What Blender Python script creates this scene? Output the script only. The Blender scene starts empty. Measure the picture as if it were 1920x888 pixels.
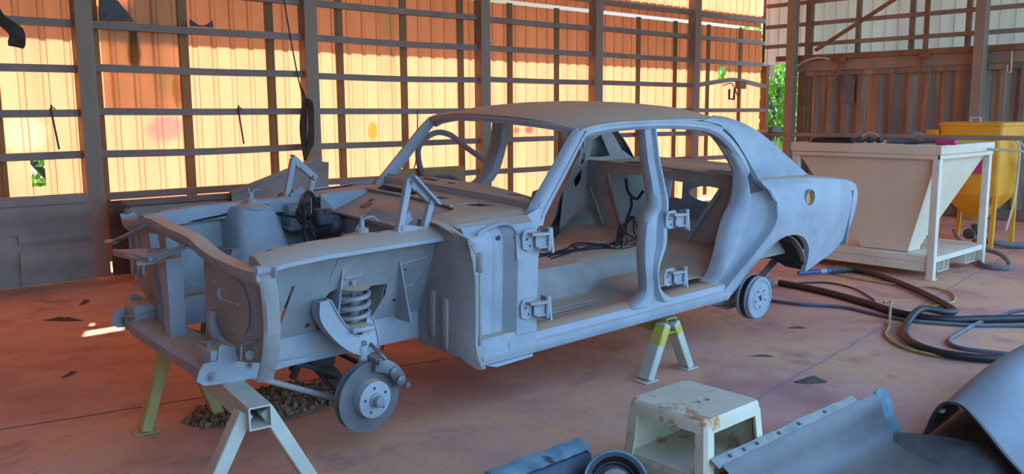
import bpy, bmesh, math, random
from math import sin, cos, pi, radians, sqrt, atan2
from mathutils import Vector, Matrix, Euler
random.seed(7)
SC = bpy.context.scene
COL = SC.collection

# ------------------------------------------------------------------ camera
PITCH, AZ, ROLL = radians(8.15), radians(48.0), radians(0.35)
CAM = Vector((-1.97, -3.83, 1.5))
fw = Vector((cos(AZ), sin(AZ), 0)); rt = Vector((sin(AZ), -cos(AZ), 0))
Fv = fw*cos(PITCH) - Vector((0, 0, 1))*sin(PITCH)
U0 = rt.cross(Fv)
Rv = rt*cos(ROLL) - U0*sin(ROLL); Uv = Rv.cross(Fv)
cd = bpy.data.cameras.new('camera'); cam = bpy.data.objects.new('camera', cd); COL.objects.link(cam)
mw = Matrix((Rv, Uv, -Fv)).transposed().to_4x4(); mw.translation = CAM
cam.matrix_world = mw
cd.sensor_width = 36; cd.lens = 1620*36/1920; cd.clip_start = .05; cd.clip_end = 400
SC.camera = cam

# ------------------------------------------------------------------ world, sun, exposure
SKY_STRENGTH = 4.6
SUN_STRENGTH = 12.0
w = bpy.data.worlds.new('sky'); SC.world = w; w.use_nodes = True
nt = w.node_tree; nt.nodes.clear()
o_ = nt.nodes.new('ShaderNodeOutputWorld'); bg = nt.nodes.new('ShaderNodeBackground')
tc = nt.nodes.new('ShaderNodeTexCoord'); sx = nt.nodes.new('ShaderNodeSeparateXYZ'); cr_ = nt.nodes.new('ShaderNodeValToRGB')
nt.links.new(tc.outputs['Generated'], sx.inputs[0]); nt.links.new(sx.outputs['Z'], cr_.inputs[0])
cr_.color_ramp.elements[0].position = 0.0; cr_.color_ramp.elements[0].color = (.40, .70, 1.0, 1)
cr_.color_ramp.elements[1].position = 0.6; cr_.color_ramp.elements[1].color = (.22, .48, 1.0, 1)
# dimmer, warmer tint added on the sun's side, to darken the shaded sheeting
dk = nt.nodes.new('ShaderNodeMapRange'); dk.inputs['From Min'].default_value = -.25; dk.inputs['From Max'].default_value = .75
nt.links.new(sx.outputs['Y'], dk.inputs['Value'])
mx = nt.nodes.new('ShaderNodeMix'); mx.data_type = 'RGBA'; mx.inputs[7].default_value = (.13, .115, .09, 1)
nt.links.new(dk.outputs['Result'], mx.inputs[0]); nt.links.new(cr_.outputs[0], mx.inputs[6]); nt.links.new(mx.outputs[2], bg.inputs[0]); bg.inputs[1].default_value = SKY_STRENGTH
nt.links.new(bg.outputs[0], o_.inputs[0])
sl = bpy.data.lights.new('sun', 'SUN'); sun = bpy.data.objects.new('sun', sl); COL.objects.link(sun)
sl.energy = SUN_STRENGTH; sl.angle = radians(.6); sl.color = (1, .95, .84)
SUN_EL, SUN_AZ = radians(49), radians(68)          # azimuth measured from +X towards +Y
sd = Vector((cos(SUN_EL)*cos(SUN_AZ), cos(SUN_EL)*sin(SUN_AZ), sin(SUN_EL)))
sun.rotation_euler = sd.to_track_quat('Z', 'Y').to_euler(); sun.location = (8, 20, 20)
vs = SC.view_settings
vs.view_transform = 'Standard'; vs.look = 'None'; vs.gamma = 1; vs.use_curve_mapping = False
vs.exposure = 0.13
SC.cycles.max_bounces = 8; SC.cycles.diffuse_bounces = 6; SC.cycles.use_denoising = True
SC.cycles.sample_clamp_indirect = 8

# ------------------------------------------------------------------ helpers
def lin(h):
    c = [int(h[i:i+2], 16)/255 for i in (0, 2, 4)]
    return tuple((x/12.92 if x <= .04045 else ((x+.055)/1.055)**2.4) for x in c)

def cr(pts, n):
    """Catmull-Rom resample, n segments per span"""
    P = [Vector(p) for p in pts]; out = []
    for i in range(len(P)-1):
        a = P[i-1] if i else P[i]*2-P[i+1]; b = P[i]; c = P[i+1]; d = P[i+2] if i+2 < len(P) else P[i+1]*2-P[i]
        for k in range(n):
            t = k/n
            out.append(.5*((2*b)+(c-a)*t+(2*a-5*b+4*c-d)*t*t+(3*b-a-3*c+d)*t**3))
    out.append(P[-1]); return out

def lerp(a, b, t): return a+(b-a)*t
def interp(tab, x):
    if x <= tab[0][0]: return tab[0][1]
    for (x0, y0), (x1, y1) in zip(tab, tab[1:]):
        if x <= x1: return y0+(y1-y0)*(x-x0)/(x1-x0)
    return tab[-1][1]

def solid(b, t):
    """thicken an open sheet by moving a reversed copy along the vertex normals"""
    b.normal_update()
    fs = b.faces[:]; bd = [e for e in b.edges if len(e.link_faces) == 1]
    mp = {v: b.verts.new(v.co-v.normal*t) for v in b.verts[:]}
    for f in fs: b.faces.new([mp[v] for v in reversed(f.verts[:])])
    for e in bd:
        l = e.link_loops[0]; v0, v1 = l.vert, l.link_loop_next.vert
        try: b.faces.new([v1, v0, mp[v0], mp[v1]])
        except ValueError: pass

class MB:
    def __init__(s): s.bm = bmesh.new()
    def _add(s, t):
        me = bpy.data.meshes.new('tmp'); t.to_mesh(me); t.free(); s.bm.from_mesh(me); bpy.data.meshes.remove(me)
    def mesh(s, V, Fc, t=0):
        b = bmesh.new(); vs_ = [b.verts.new(v) for v in V]
        for f in Fc:
            try: b.faces.new([vs_[i] for i in f])
            except ValueError: pass
        bmesh.ops.recalc_face_normals(b, faces=b.faces[:])
        if t: solid(b, t)
        s._add(b); return s
    def loft(s, rows, ring=False, caps=False, t=0, loop=False):
        n = len(rows[0]); V = [p for r in rows for p in r]; Fc = []
        m = len(rows)
        for i in range(m if loop else m-1):
            i2 = (i+1) % m
            for j in range(n if ring else n-1):
                k = (j+1) % n
                Fc.append((i*n+j, i*n+k, i2*n+k, i2*n+j))
        if caps and not loop: Fc += [tuple(range(n)), tuple((m-1)*n+j for j in range(n))]
        return s.mesh(V, Fc, t)
    def box(s, lo, hi, bev=.004, seg=1):
        b = bmesh.new(); bmesh.ops.create_cube(b, size=1)
        for v in b.verts: v.co = Vector([(lo[i]+hi[i])/2+v.co[i]*(hi[i]-lo[i]) for i in range(3)])
        if bev: bmesh.ops.bevel(b, geom=b.edges[:], offset=min(bev, min(abs(hi[i]-lo[i]) for i in range(3))*.4), segments=seg, affect='EDGES', profile=.6)
        s._add(b); return s
    def bar(s, p0, p1, wd, ht, up=(0, 0, 1), bev=.003):
        p0, p1 = Vector(p0), Vector(p1); d = p1-p0; L = d.length; d.normalize(); u = Vector(up)
        sd_ = d.cross(u); sd_ = sd_.normalized() if sd_.length > 1e-4 else d.orthogonal().normalized()
        u = sd_.cross(d)
        b = bmesh.new(); bmesh.ops.create_cube(b, size=1)
        for v in b.verts: v.co = Vector((v.co.x*L, v.co.y*wd, v.co.z*ht))
        if bev: bmesh.ops.bevel(b, geom=b.edges[:], offset=min(bev, wd*.35, ht*.35), segments=1, affect='EDGES', profile=.6)
        for v in b.verts: v.co = (p0+p1)/2+d*v.co.x+sd_*v.co.y+u*v.co.z
        s._add(b); return s
    def tube(s, path, r, n=8, smooth=0, caps=True, closed=False):
        P = [Vector(p) for p in path]
        if smooth: P = cr(P, smooth)
        rows = []; m = len(P); up = None
        for i, p in enumerate(P):
            d = (P[min(i+1, m-1)]-P[max(i-1, 0)]).normalized()
            if up is None: up = d.orthogonal().normalized()
            up = (up-d*up.dot(d)); up = up.normalized() if up.length > 1e-5 else d.orthogonal().normalized()
            bn = d.cross(up); rr = r(i/(m-1)) if callable(r) else r
            rows.append([p+(up*cos(2*pi*k/n)+bn*sin(2*pi*k/n))*rr for k in range(n)])
        return s.loft(rows, ring=True, caps=caps)
    def sweep(s, path, sec, sidefn=None, up=(0, 0, 1), caps=True):
        """sec: list of (a,b); a along side, b along up"""
        P = [Vector(p) for p in path]; rows = []; m = len(P)
        for i, p in enumerate(P):
            d = (P[min(i+1, m-1)]-P[max(i-1, 0)]).normalized()
            sd_ = d.cross(Vector(up)).normalized(); u = sd_.cross(d)
            rows.append([p+sd_*a+u*b for a, b in sec])
        return s.loft(rows, ring=True, caps=caps)
    def lathe(s, prof, c, axis, n=24, caps=True):
        a = Vector(axis).normalized(); u = a.orthogonal().normalized(); v = a.cross(u); c = Vector(c)
        rows = [[c+a*h+(u*cos(2*pi*k/n)+v*sin(2*pi*k/n))*max(r, .0004) for k in range(n)] for r, h in prof]
        return s.loft(rows, ring=True, caps=caps)
    def prism(s, pts, vec, bev=0):
        P = [Vector(p) for p in pts]; v = Vector(vec); n = len(P)
        V = P+[p+v for p in P]; Fc = [tuple(range(n)), tuple(range(2*n-1, n-1, -1))]+[(i, (i+1) % n, n+(i+1) % n, n+i) for i in range(n)]
        b = bmesh.new(); vs_ = [b.verts.new(q) for q in V]
        for f in Fc: b.faces.new([vs_[i] for i in f])
        bmesh.ops.recalc_face_normals(b, faces=b.faces[:])
        if bev: bmesh.ops.bevel(b, geom=b.edges[:], offset=bev, segments=2, affect='EDGES', profile=.6)
        s._add(b); return s
    def panel(s, outline, holes=(), fn=None, t=.006, cu=0, cv=0):
        """flat outline with holes in (u,v), optionally cut into a grid, mapped by fn to 3-D, thickened"""
        b = bmesh.new(); ed = []
        for lp in [outline]+list(holes):
            vs_ = [b.verts.new((p[0], p[1], 0)) for p in lp]
            ed += [b.edges.new((vs_[i], vs_[(i+1) % len(vs_)])) for i in range(len(vs_))]
        bmesh.ops.triangle_fill(b, use_beauty=True, use_dissolve=False, edges=ed, normal=(0, 0, 1))
        us = [p[0] for p in outline]; vv = [p[1] for p in outline]
        if cu:
            for k in range(1, cu):
                x = lerp(min(us), max(us), k/cu)
                bmesh.ops.bisect_plane(b, geom=b.verts[:]+b.edges[:]+b.faces[:], plane_co=(x, 0, 0), plane_no=(1, 0, 0), dist=1e-5)
        if cv:
            for k in range(1, cv):
                y = lerp(min(vv), max(vv), k/cv)
                bmesh.ops.bisect_plane(b, geom=b.verts[:]+b.edges[:]+b.faces[:], plane_co=(0, y, 0), plane_no=(0, 1, 0), dist=1e-5)
        for v in b.verts: v.co = Vector(fn(v.co.x, v.co.y))
        bmesh.ops.recalc_face_normals(b, faces=b.faces[:])
        if t: solid(b, t)
        s._add(b); return s
    def build(s, name, mat, parent=None, ang=38, smooth=True):
        bm = s.bm; me = bpy.data.meshes.new(name); bm.to_mesh(me); bm.free()
        me.materials.append(mat)
        if smooth:
            me.polygons.foreach_set('use_smooth', [True]*len(me.polygons)); me.set_sharp_from_angle(angle=radians(ang))
        ob = bpy.data.objects.new(name, me); COL.objects.link(ob)
        if parent: ob.parent = parent
        return ob

def tag(o, label, cat, group=None):
    o['label'] = label; o['category'] = cat
    if group: o['group'] = group
    return o
def empty(name, label, cat, loc=(0, 0, 0), rotz=0, group=None):
    o = bpy.data.objects.new(name, None); COL.objects.link(o); o.location = loc; o.rotation_euler = (0, 0, rotz); o.empty_display_size = .1
    return tag(o, label, cat, group)
def struct(o): o['kind'] = 'structure'; return o
def circ(c, r, n=16, ry=None): return [(c[0]+r*cos(2*pi*k/n), c[1]+(ry or r)*sin(2*pi*k/n)) for k in range(n)]

# ------------------------------------------------------------------ materials
def mat_new(name):
    m = bpy.data.materials.new(name); m.use_nodes = True; n = m.node_tree; n.nodes.clear()
    out = n.nodes.new('ShaderNodeOutputMaterial'); return m, n, out
def nnode(n, t, **kw):
    x = n.nodes.new(t)
    for k, v in kw.items():
        if k in x.inputs: x.inputs[k].default_value = v
        else: setattr(x, k, v)
    return x
def ramp(n, fac, stops):
    r = n.nodes.new('ShaderNodeValToRGB'); e = r.color_ramp.elements
    while len(e) < len(stops): e.new(.5)
    for i, (p, c) in enumerate(stops): e[i].position = p; e[i].color = tuple(c)+(1,)
    n.links.new(fac, r.inputs[0]); return r.outputs[0]
def mixc(n, fac, a, b, mode='MIX'):
    x = n.nodes.new('ShaderNodeMix'); x.data_type = 'RGBA'; x.blend_type = mode
    for s_, v in ((0, fac), (6, a), (7, b)):
        if hasattr(v, 'is_output'): n.links.new(v, x.inputs[s_])
        else: x.inputs[s_].default_value = v if s_ == 0 else tuple(v)+(1,)
    return x.outputs[2]
def noise(n, scale, detail=4, rough=.6, vec=None, dist=0):
    x = nnode(n, 'ShaderNodeTexNoise', Scale=scale, Detail=detail, Roughness=rough, Distortion=dist)
    if vec: n.links.new(vec, x.inputs['Vector'])
    return x.outputs['Fac']
def mth(n, op, a, b=0., c=None):
    x = n.nodes.new('ShaderNodeMath'); x.operation = op
    for i, v in enumerate((a, b, c)):
        if v is None: continue
        if hasattr(v, 'is_output'): n.links.new(v, x.inputs[i])
        else: x.inputs[i].default_value = v
    return x.outputs[0]
def posn(n): return n.nodes.new('ShaderNodeNewGeometry').outputs['Position']
def objc(n): return n.nodes.new('ShaderNodeTexCoord').outputs['Object']
def bumpn(n, h, strength=.3, dist=.01):
    b = nnode(n, 'ShaderNodeBump', Strength=strength, Distance=dist); n.links.new(h, b.inputs['Height']); return b.outputs[0]

def worn(name, c1, c2, scale=6, rough=.75, metal=0, dust=0, warm_dustc=(.52, .355, .225), bump=.15, spots=None, streak=False):
    """two tone weathered surface; dust = share of settled dust on upward faces, warm wall light in its colour; spots = (colour, threshold)"""
    m, n, out = mat_new(name); p = n.nodes.new('ShaderNodeBsdfPrincipled'); n.links.new(p.outputs[0], out.inputs[0])
    v = objc(n)
    if streak:
        mp = nnode(n, 'ShaderNodeMapping', Scale=(1, 1, .12)); n.links.new(v, mp.inputs[0]); v = mp.outputs[0]
    f = noise(n, scale, 5, .62, v)
    c = ramp(n, f, [(.32, c1), (.68, c2)])
    if spots:
        f2 = noise(n, spots[2] if len(spots) > 2 else 9, 6, .7, v, .4)
        k = ramp(n, f2, [(spots[1], (0, 0, 0)), (spots[1]+.07, (1, 1, 1))])
        c = mixc(n, k, c, spots[0])
    if dust:
        g = n.nodes.new('ShaderNodeNewGeometry'); s_ = n.nodes.new('ShaderNodeSeparateXYZ'); n.links.new(g.outputs['Normal'], s_.inputs[0])
        k = ramp(n, s_.outputs['Z'], [(.78, (0, 0, 0)), (.975, (dust,)*3)])
        k2 = mth(n, 'MULTIPLY', k, mth(n, 'MULTIPLY_ADD', noise(n, 3.5, 4, .6, v), 1.0, .45))
        c = mixc(n, k2, c, warm_dustc)  # dust colour also carries painted warmth from the glowing yellow wall
    n.links.new(c, p.inputs['Base Color']); p.inputs['Roughness'].default_value = rough; p.inputs['Metallic'].default_value = metal
    if bump: n.links.new(bumpn(n, noise(n, 55, 4, .6, objc(n)), bump, .004), p.inputs['Normal'])
    return m

BODY = worn('blasted_body_steel', (.25, .28, .30), (.34, .365, .38), 5, .62, .0, dust=1.0)
APRON = worn('mottled_shaded_apron', (.17, .185, .185), (.29, .31, .31), 2.6, .68, 0, dust=1.0)  # darker copy of the body steel; missing shade painted into the apron
DARKCH = worn('dark_channel_grey', (.06, .062, .064), (.11, .11, .11), 8, .8)
DISCM = worn('dull_disc_steel', (.12, .12, .122), (.19, .19, .19), 7, .5, .3, dust=.3)
BODYD = worn('blasted_steel_shaded', (.24, .222, .198), (.32, .30, .272), 6, .75, 0, dust=1.0)  # warmer copy of the body steel, shade put into its colour
BARE = worn('dusty_bare_steel', (.20, .21, .22), (.32, .335, .35), 9, .55, .25, dust=.5)
DARKM = worn('grimy_dark_metal', (.035, .036, .04), (.085, .085, .09), 12, .6, .2, dust=.3)
RUBBER = worn('black_rubber', (.012, .012, .013), (.026, .025, .025), 14, .5, 0, dust=.07, bump=.05)
UNDER = worn('dark_underseal', (.012, .012, .012), (.03, .028, .026), 8, .9)
STEELP = worn('painted_frame_steel', (.23, .175, .12), (.31, .24, .165), 3, .7, 0, dust=.35, streak=True)
GIRT = worn('girt_steel', (.19, .145, .11), (.26, .20, .155), 3, .65, 0, dust=.4)
RUSTB = worn('rusty_beam_steel', (.16, .085, .035), (.26, .15, .065), 4, .8, 0, dust=.3)
CREAM = worn('cream_paint', lin('d3be9c'), lin('dccbac'), 2.5, .55, 0, dust=.15, bump=.05, spots=(lin('8a5a2c'), .73, 3))
CREAMW = worn('cream_frame_paint', lin('cfc0a2'), lin('e0d4bc'), 4, .5, 0, dust=.2, bump=.04, spots=(lin('7a5a3a'), .74, 7))
YELLOW = worn('yellow_pot_paint', lin('d8901a'), lin('e6a428'), 5, .5, 0, dust=.25, bump=.06, spots=(lin('7a4a16'), .72, 6))
TRESTLE = worn('worn_trestle_paint', lin('aeb0a0'), lin('c6c4ac'), 5, .6, 0, dust=.25, spots=(lin('6d5a3e'), .66, 11))
TRESY = worn('yellow_trestle_paint', lin('a89a5c'), lin('b9aa6c'), 5, .6, 0, dust=.25, spots=(lin('3a2f20'), .67, 9))
STOOLM = worn('faded_stool_plastic', lin('c4b898'), lin('d8cdb2'), 4, .7, 0, dust=.25, spots=(lin('b07c42'), .55, 5), bump=.25)
STOOLB = worn('scuffed_stool_base', lin('b3a88c'), lin('a98456'), 6, .7, 0, dust=.2, spots=(lin('b07a3e'), .58, 8), bump=.2)
FENDER = worn('dull_fender_steel', (.085, .076, .072), (.13, .118, .11), 4, .5, .1, dust=.1, spots=(lin('5f9aa6'), .70, 6))
FENDB = worn('blue_primer_steel', lin('4c6d78'), lin('7d969a'), 9, .5, .0, spots=(lin('3a3e44'), .60, 12))
FENDD = worn('dark_fender_steel', (.03, .035, .045), (.06, .07, .085), 6, .5, .1)
GUARD = worn('grey_guard_sheet', (.23, .20, .17), (.34, .295, .25), 2.2, .8, 0, dust=.5, streak=False)
WOOD = worn('brown_board', (.07, .05, .035), (.13, .095, .065), 5, .8)
GREYR = worn('dull_grey_rubber', (.10, .10, .105), (.16, .16, .16), 6, .65, dust=.3)
YELH = worn('dusty_yellow_hose', lin('a5884c'), lin('bfa163'), 12, .6, dust=.2)
BLUEH = worn('dusty_blue_hose', (.06, .075, .10), (.11, .13, .16), 10, .5, dust=.3)
REDM = worn('dull_red', lin('7e2a26'), lin('a03a36'), 8, .6)
PINK = worn('pink_tape', lin('b8286a'), lin('d2407e'), 8, .5)
BLUEP = worn('blue_pipe_paint', lin('2c4f8a'), lin('3c66a4'), 8, .45)
TEAL = worn('turquoise_plastic', lin('1a86a4'), lin('2c9cba'), 8, .4)
WIREW = worn('pale_wire', lin('b9ab90'), lin('d4c8b0'), 8, .5)
COAT = worn('dark_cloth', (.03, .024, .018), (.065, .052, .04), 14, .95, bump=.6)
RAG = worn('grey_rag', (.10, .095, .10), (.17, .165, .17), 10, .95, bump=.6)
HESS = worn('brown_rag', (.12, .085, .05), (.20, .145, .09), 10, .95, bump=.6)
ORANGEP = worn('orange_panel', lin('c78a3c'), lin('d29a4c'), 4, .6)

def leaf_mat():
    m, n, out = mat_new('green_leaves'); d = n.nodes.new('ShaderNodeBsdfDiffuse'); t = n.nodes.new('ShaderNodeBsdfTranslucent'); a = n.nodes.new('ShaderNodeMixShader')
    c = ramp(n, noise(n, 2.2, 4, .6, objc(n)), [(.3, (.10, .24, .025)), (.7, (.27, .50, .06))])
    n.links.new(c, d.inputs[0]); n.links.new(c, t.inputs[0]); a.inputs[0].default_value = .4
    n.links.new(d.outputs[0], a.inputs[1]); n.links.new(t.outputs[0], a.inputs[2]); n.links.new(a.outputs[0], out.inputs[0]); return m
LEAF = leaf_mat()
BARK = worn('tree_bark', (.06, .05, .035), (.12, .10, .07), 10, .9)

def floor_mat():
    m, n, out = mat_new('red_dust_concrete'); p = n.nodes.new('ShaderNodeBsdfPrincipled'); n.links.new(p.outputs[0], out.inputs[0])
    v = posn(n)
    f1 = noise(n, .55, 6, .6, v, .6); f2 = noise(n, 2.2, 7, .62, v, .25); f3 = noise(n, 26, 4, .7, v)
    c = ramp(n, f1, [(.34, (.44, .20, .165)), (.47, (.60, .27, .175)), (.58, (.72, .355, .18)), (.70, (.56, .285, .235))])
    c = mixc(n, ramp(n, f2, [(.50, (0, 0, 0)), (.66, (.75,)*3)]), c, (.66, .345, .245))
    c = mixc(n, ramp(n, f2, [(.30, (.85,)*3), (.46, (0, 0, 0))]), c, (.36, .165, .125))
    c = mixc(n, ramp(n, noise(n, 9, 5, .75, v), [(.60, (0, 0, 0)), (.70, (.6,)*3)]), c, (.34, .17, .14))
    c = mixc(n, ramp(n, noise(n, 60, 3, .7, v), [(.68, (0, 0, 0)), (.74, (.7,)*3)]), c, (.72, .52, .45))
    c = mixc(n, ramp(n, f3, [(.60, (0, 0, 0)), (.72, (.6,)*3)]), c, (.30, .165, .13))
    s_ = n.nodes.new('ShaderNodeSeparateXYZ'); n.links.new(v, s_.inputs[0]); X, Y = s_.outputs[0], s_.outputs[1]
    wob = mth(n, 'MULTIPLY', mth(n, 'SUBTRACT', noise(n, 3, 3, .6, v), .5), .05)
    def seam(x0, y0, x1, y1, wd):
        L = sqrt((x1-x0)**2+(y1-y0)**2); nx, ny = -(y1-y0)/L, (x1-x0)/L
        d = mth(n, 'ADD', mth(n, 'MULTIPLY', X, nx), mth(n, 'MULTIPLY_ADD', Y, ny, -(x0*nx+y0*ny)))
        d = mth(n, 'ABSOLUTE', mth(n, 'ADD', d, wob)); return mth(n, 'LESS_THAN', d, wd)
    k = seam(1.95, -1.42, 5.64, -.95, .012); k = mth(n, 'MULTIPLY', k, mth(n, 'GREATER_THAN', X, .2))
    c = mixc(n, mth(n, 'MULTIPLY', k, .55), c, (.20, .19, .22))
    k2 = seam(-1.13, .81, -.27, .62, .010); k2 = mth(n, 'MULTIPLY', k2, mth(n, 'LESS_THAN', X, 1.2))
    c = mixc(n, mth(n, 'MULTIPLY', k2, .8), c, (.08, .045, .03))
    n.links.new(c, p.inputs['Base Color']); p.inputs['Roughness'].default_value = .8
    h = mth(n, 'ADD', mth(n, 'MULTIPLY', f2, .6), mth(n, 'MULTIPLY', f3, .25))
    h = mth(n, 'SUBTRACT', h, mth(n, 'MULTIPLY', mth(n, 'ADD', k, k2), .6))
    n.links.new(bumpn(n, h, .5, .02), p.inputs['Normal']); return m
FLOORM = floor_mat()
GROUNDM = worn('sandy_ground', (.16, .115, .06), (.22, .16, .085), 1.5, .95, bump=.4)
YARDM = worn('grey_yard', (.26, .25, .24), (.34, .33, .31), 1.5, .95, bump=.3)

def sheet_mat(name, col, tr, stains=()):
    m, n, out = mat_new(name); d = n.nodes.new('ShaderNodeBsdfDiffuse'); t = n.nodes.new('ShaderNodeBsdfTranslucent'); a = n.nodes.new('ShaderNodeMixShader')
    v = posn(n); mp = nnode(n, 'ShaderNodeMapping', Scale=(3.0, 3.0, .35)); n.links.new(v, mp.inputs[0])
    f = noise(n, 1.2, 5, .6, mp.outputs[0]); f2 = noise(n, 1.3, 4, .6, v)
    c = ramp(n, f, [(.28, tuple(x*.78 for x in col)), (.6, col)])
    c = mixc(n, ramp(n, f2, [(.55, (0, 0, 0)), (.8, (.35,)*3)]), c, tuple(x*.75 for x in col))
    s_ = n.nodes.new('ShaderNodeSeparateXYZ'); n.links.new(v, s_.inputs[0])
    for (x, z, rx, rz, sc, st) in stains:
        dx = mth(n, 'DIVIDE', mth(n, 'SUBTRACT', s_.outputs[0], x), rx); dz = mth(n, 'DIVIDE', mth(n, 'SUBTRACT', s_.outputs[2], z), rz)
        r2 = mth(n, 'ADD', mth(n, 'MULTIPLY', dx, dx), mth(n, 'MULTIPLY', dz, dz))
        r2 = mth(n, 'ADD', r2, mth(n, 'MULTIPLY', mth(n, 'SUBTRACT', noise(n, 6, 4, .6, v), .5), 1.2))
        c = mixc(n, ramp(n, r2, [(.35, (st,)*3), (1.0, (0, 0, 0))]), c, sc)
    # dark lines painted along both edges of every pressed rib, for grazing light
    fx = mth(n, 'FRACT', mth(n, 'MULTIPLY_ADD', s_.outputs[0], 5.0, 100.35)); dr = mth(n, 'ABSOLUTE', mth(n, 'SUBTRACT', mth(n, 'MULTIPLY', mth(n, 'ABSOLUTE', mth(n, 'SUBTRACT', fx, .5)), .2), .026))
    ln = mth(n, 'MULTIPLY', mth(n, 'LESS_THAN', dr, .0055), mth(n, 'MULTIPLY_ADD', noise(n, 2.5, 3, .6, mp.outputs[0]), .9, .05))
    c = mixc(n, ln, c, tuple(x*.35 for x in col))
    n.links.new(c, d.inputs[0]); n.links.new(c, t.inputs[0]); a.inputs[0].default_value = tr
    n.links.new(d.outputs[0], a.inputs[1]); n.links.new(t.outputs[0], a.inputs[2]); n.links.new(a.outputs[0], out.inputs[0]); return m
SHEETCOL = (.86, .325, .178)
SHEET = sheet_mat('translucent_wall_sheet', SHEETCOL, .90, [
    (1.28, 1.36, .22, .17, (.62, .17, .15), .9), (.02, 1.34, .22, .2, (.85, .50, .34), .5), (3.72, 1.30, .08, .14, (.50, .20, .03), .95),
    (6.27, 1.27, .10, .06, (.5, .07, .06), .9), (6.03, 1.27, .07, .05, (.5, .09, .08), .85), (1.02, 2.15, .09, .22, (.20, .12, .05), .8),
    (4.15, 1.05, .06, .07, (.35, .28, .2), .6), (1.3, 1.85, .12, .16, (.45, .28, .12), .6), (4.0, 2.55, .12, .2, (.5, .33, .16), .5), (10.3, 1.9, .3, .4, (.62, .42, .22), .4)])
SHEETD = sheet_mat('doubled_wall_sheet', (.62, .49, .29), .62, [(1.02, 2.12, .07, .24, (.14, .09, .04), .9), (1.42, 1.75, .07, .22, (.22, .14, .06), .6)])
LAP = sheet_mat('lapped_sheet_strip', (.40, .26, .12), .42)
SHEETW = sheet_mat('pale_end_sheet', (.80, .70, .52), .55)
ROOFM = worn('roof_iron', (.20, .17, .14), (.30, .26, .22), 2, .8)

def container_mat():
    m, n, out = mat_new('rusty_container_steel'); p = n.nodes.new('ShaderNodeBsdfPrincipled'); n.links.new(p.outputs[0], out.inputs[0])
    v = posn(n); mp = nnode(n, 'ShaderNodeMapping', Scale=(1, 2.2, .18)); n.links.new(v, mp.inputs[0])
    c = ramp(n, noise(n, 2.0, 6, .65, mp.outputs[0], .3), [(.30, (.13, .105, .09)), (.50, (.22, .17, .12)), (.62, (.36, .27, .16)), (.78, (.50, .36, .20))])
    c = mixc(n, ramp(n, noise(n, 1.1, 4, .6, v), [(.5, (0, 0, 0)), (.75, (.5,)*3)]), c, (.10, .10, .11))
    n.links.new(c, p.inputs['Base Color']); p.inputs['Roughness'].default_value = .75
    n.links.new(bumpn(n, noise(n, 40, 4, .6, v), .2, .004), p.inputs['Normal']); return m
CONT = container_mat()

# ================================================================== THE SHED
def plane_obj(name, x0, x1, y0, y1, z, mat, nx=1, ny=1):
    V = [(lerp(x0, x1, i/nx), lerp(y0, y1, j/ny), z) for i in range(nx+1) for j in range(ny+1)]
    Fc = [(i*(ny+1)+j, (i+1)*(ny+1)+j, (i+1)*(ny+1)+j+1, i*(ny+1)+j+1) for i in range(nx) for j in range(ny)]
    return struct(MB().mesh(V, Fc).build(name, mat, smooth=False))
fl = MB().box((-7, -6.5, -.12), (14.5, 5.3, 0), 0).build('floor', FLOORM, smooth=False); struct(fl)
plane_obj('ground', -90, 110, 0, 120, -.06, GROUNDM)
plane_obj('yard', -90, 110, -80, 0, -.061, YARDM)

# ---- translucent ribbed sheeting of the long wall
YW = 4.95
def wall_sheet(name, x0, x1, zs, holes, mat, y=YW):
    xs = []
    k = int((x0)/.2)-1
    while k*.2 < x1+.3:
        b = k*.2+.03
        xs += [(b-.032, 0), (b-.02, -.012), (b+.02, -.012), (b+.032, 0)]; k += 1
    def off(x):
        for (a, ya), (b, yb) in zip(xs, xs[1:]):
            if a <= x <= b: return ya+(yb-ya)*(x-a)/max(b-a, 1e-6)
        return 0
    xx = sorted(set([round(a, 4) for a, _ in xs if x0 < a < x1]+[x0, x1]+[v for h in holes for v in h[:2] if x0 < v < x1]))
    zz = sorted(set(list(zs)+[v for h in holes for v in h[2:]]))
    V = [(x, y+off(x), z) for x in xx for z in zz]; m = len(zz); Fc = []
    for i in range(len(xx)-1):
        for j in range(m-1):
            cx_, cz_ = (xx[i]+xx[i+1])/2, (zz[j]+zz[j+1])/2
            if any(h[0] < cx_ < h[1] and h[2] < cz_ < h[3] for h in holes): continue
            Fc.append((i*m+j, (i+1)*m+j, (i+1)*m+j+1, i*m+j+1))
    return struct(MB().mesh(V, Fc).build(name, mat, ang=20))
HOLES = [(.045, .165, .86, 1.14), (10.69, 10.88, 2.03, 2.27), (10.88, 10.93, 2.12, 2.21), (.73, .99, 2.62, 2.92)]
wall_sheet('wall_back', -3.6, 12.0, [.08, .8, 1.6, 2.4, 2.93], HOLES, SHEET)
wall_sheet('wall_back_upper', -3.6, 12.0, [2.985, 3.6, 4.36], [(.73, .99, 2.985, 3.19)], SHEET, YW+.02)
tn = [0]
def trim(mb, mat, ang=38):
    tn[0] += 1
    return struct(mb.build('trim_%d' % tn[0], mat, ang=ang))
# doubled sheet, dark with old smoke, behind the first bay
trim(MB().mesh([(x, 4.922-(.02 if 1 < i % 4 < 4 else 0), z) for i, x in enumerate([.72, .79, .802, .84, .852, .99, 1.002, 1.04, 1.052, 1.19, 1.202, 1.24, 1.252, 1.46]) for z in (1.57, 2.1, 2.62)],
     [(i*3+j, i*3+3+j, i*3+4+j, i*3+1+j) for i in range(13) for j in range(2)]), SHEETD)
for x in (-1.08, -.2, .66, 1.50, 2.43, 3.28, 4.16, 5.04, 5.88, 6.76, 7.62, 8.53, 9.45, 10.34, 11.28):
    wdt = .05 if x != .66 else .045
    trim(MB().box((x-wdt, 4.905, .1), (x+wdt, 4.918, 2.94), .002), LAP)
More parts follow.
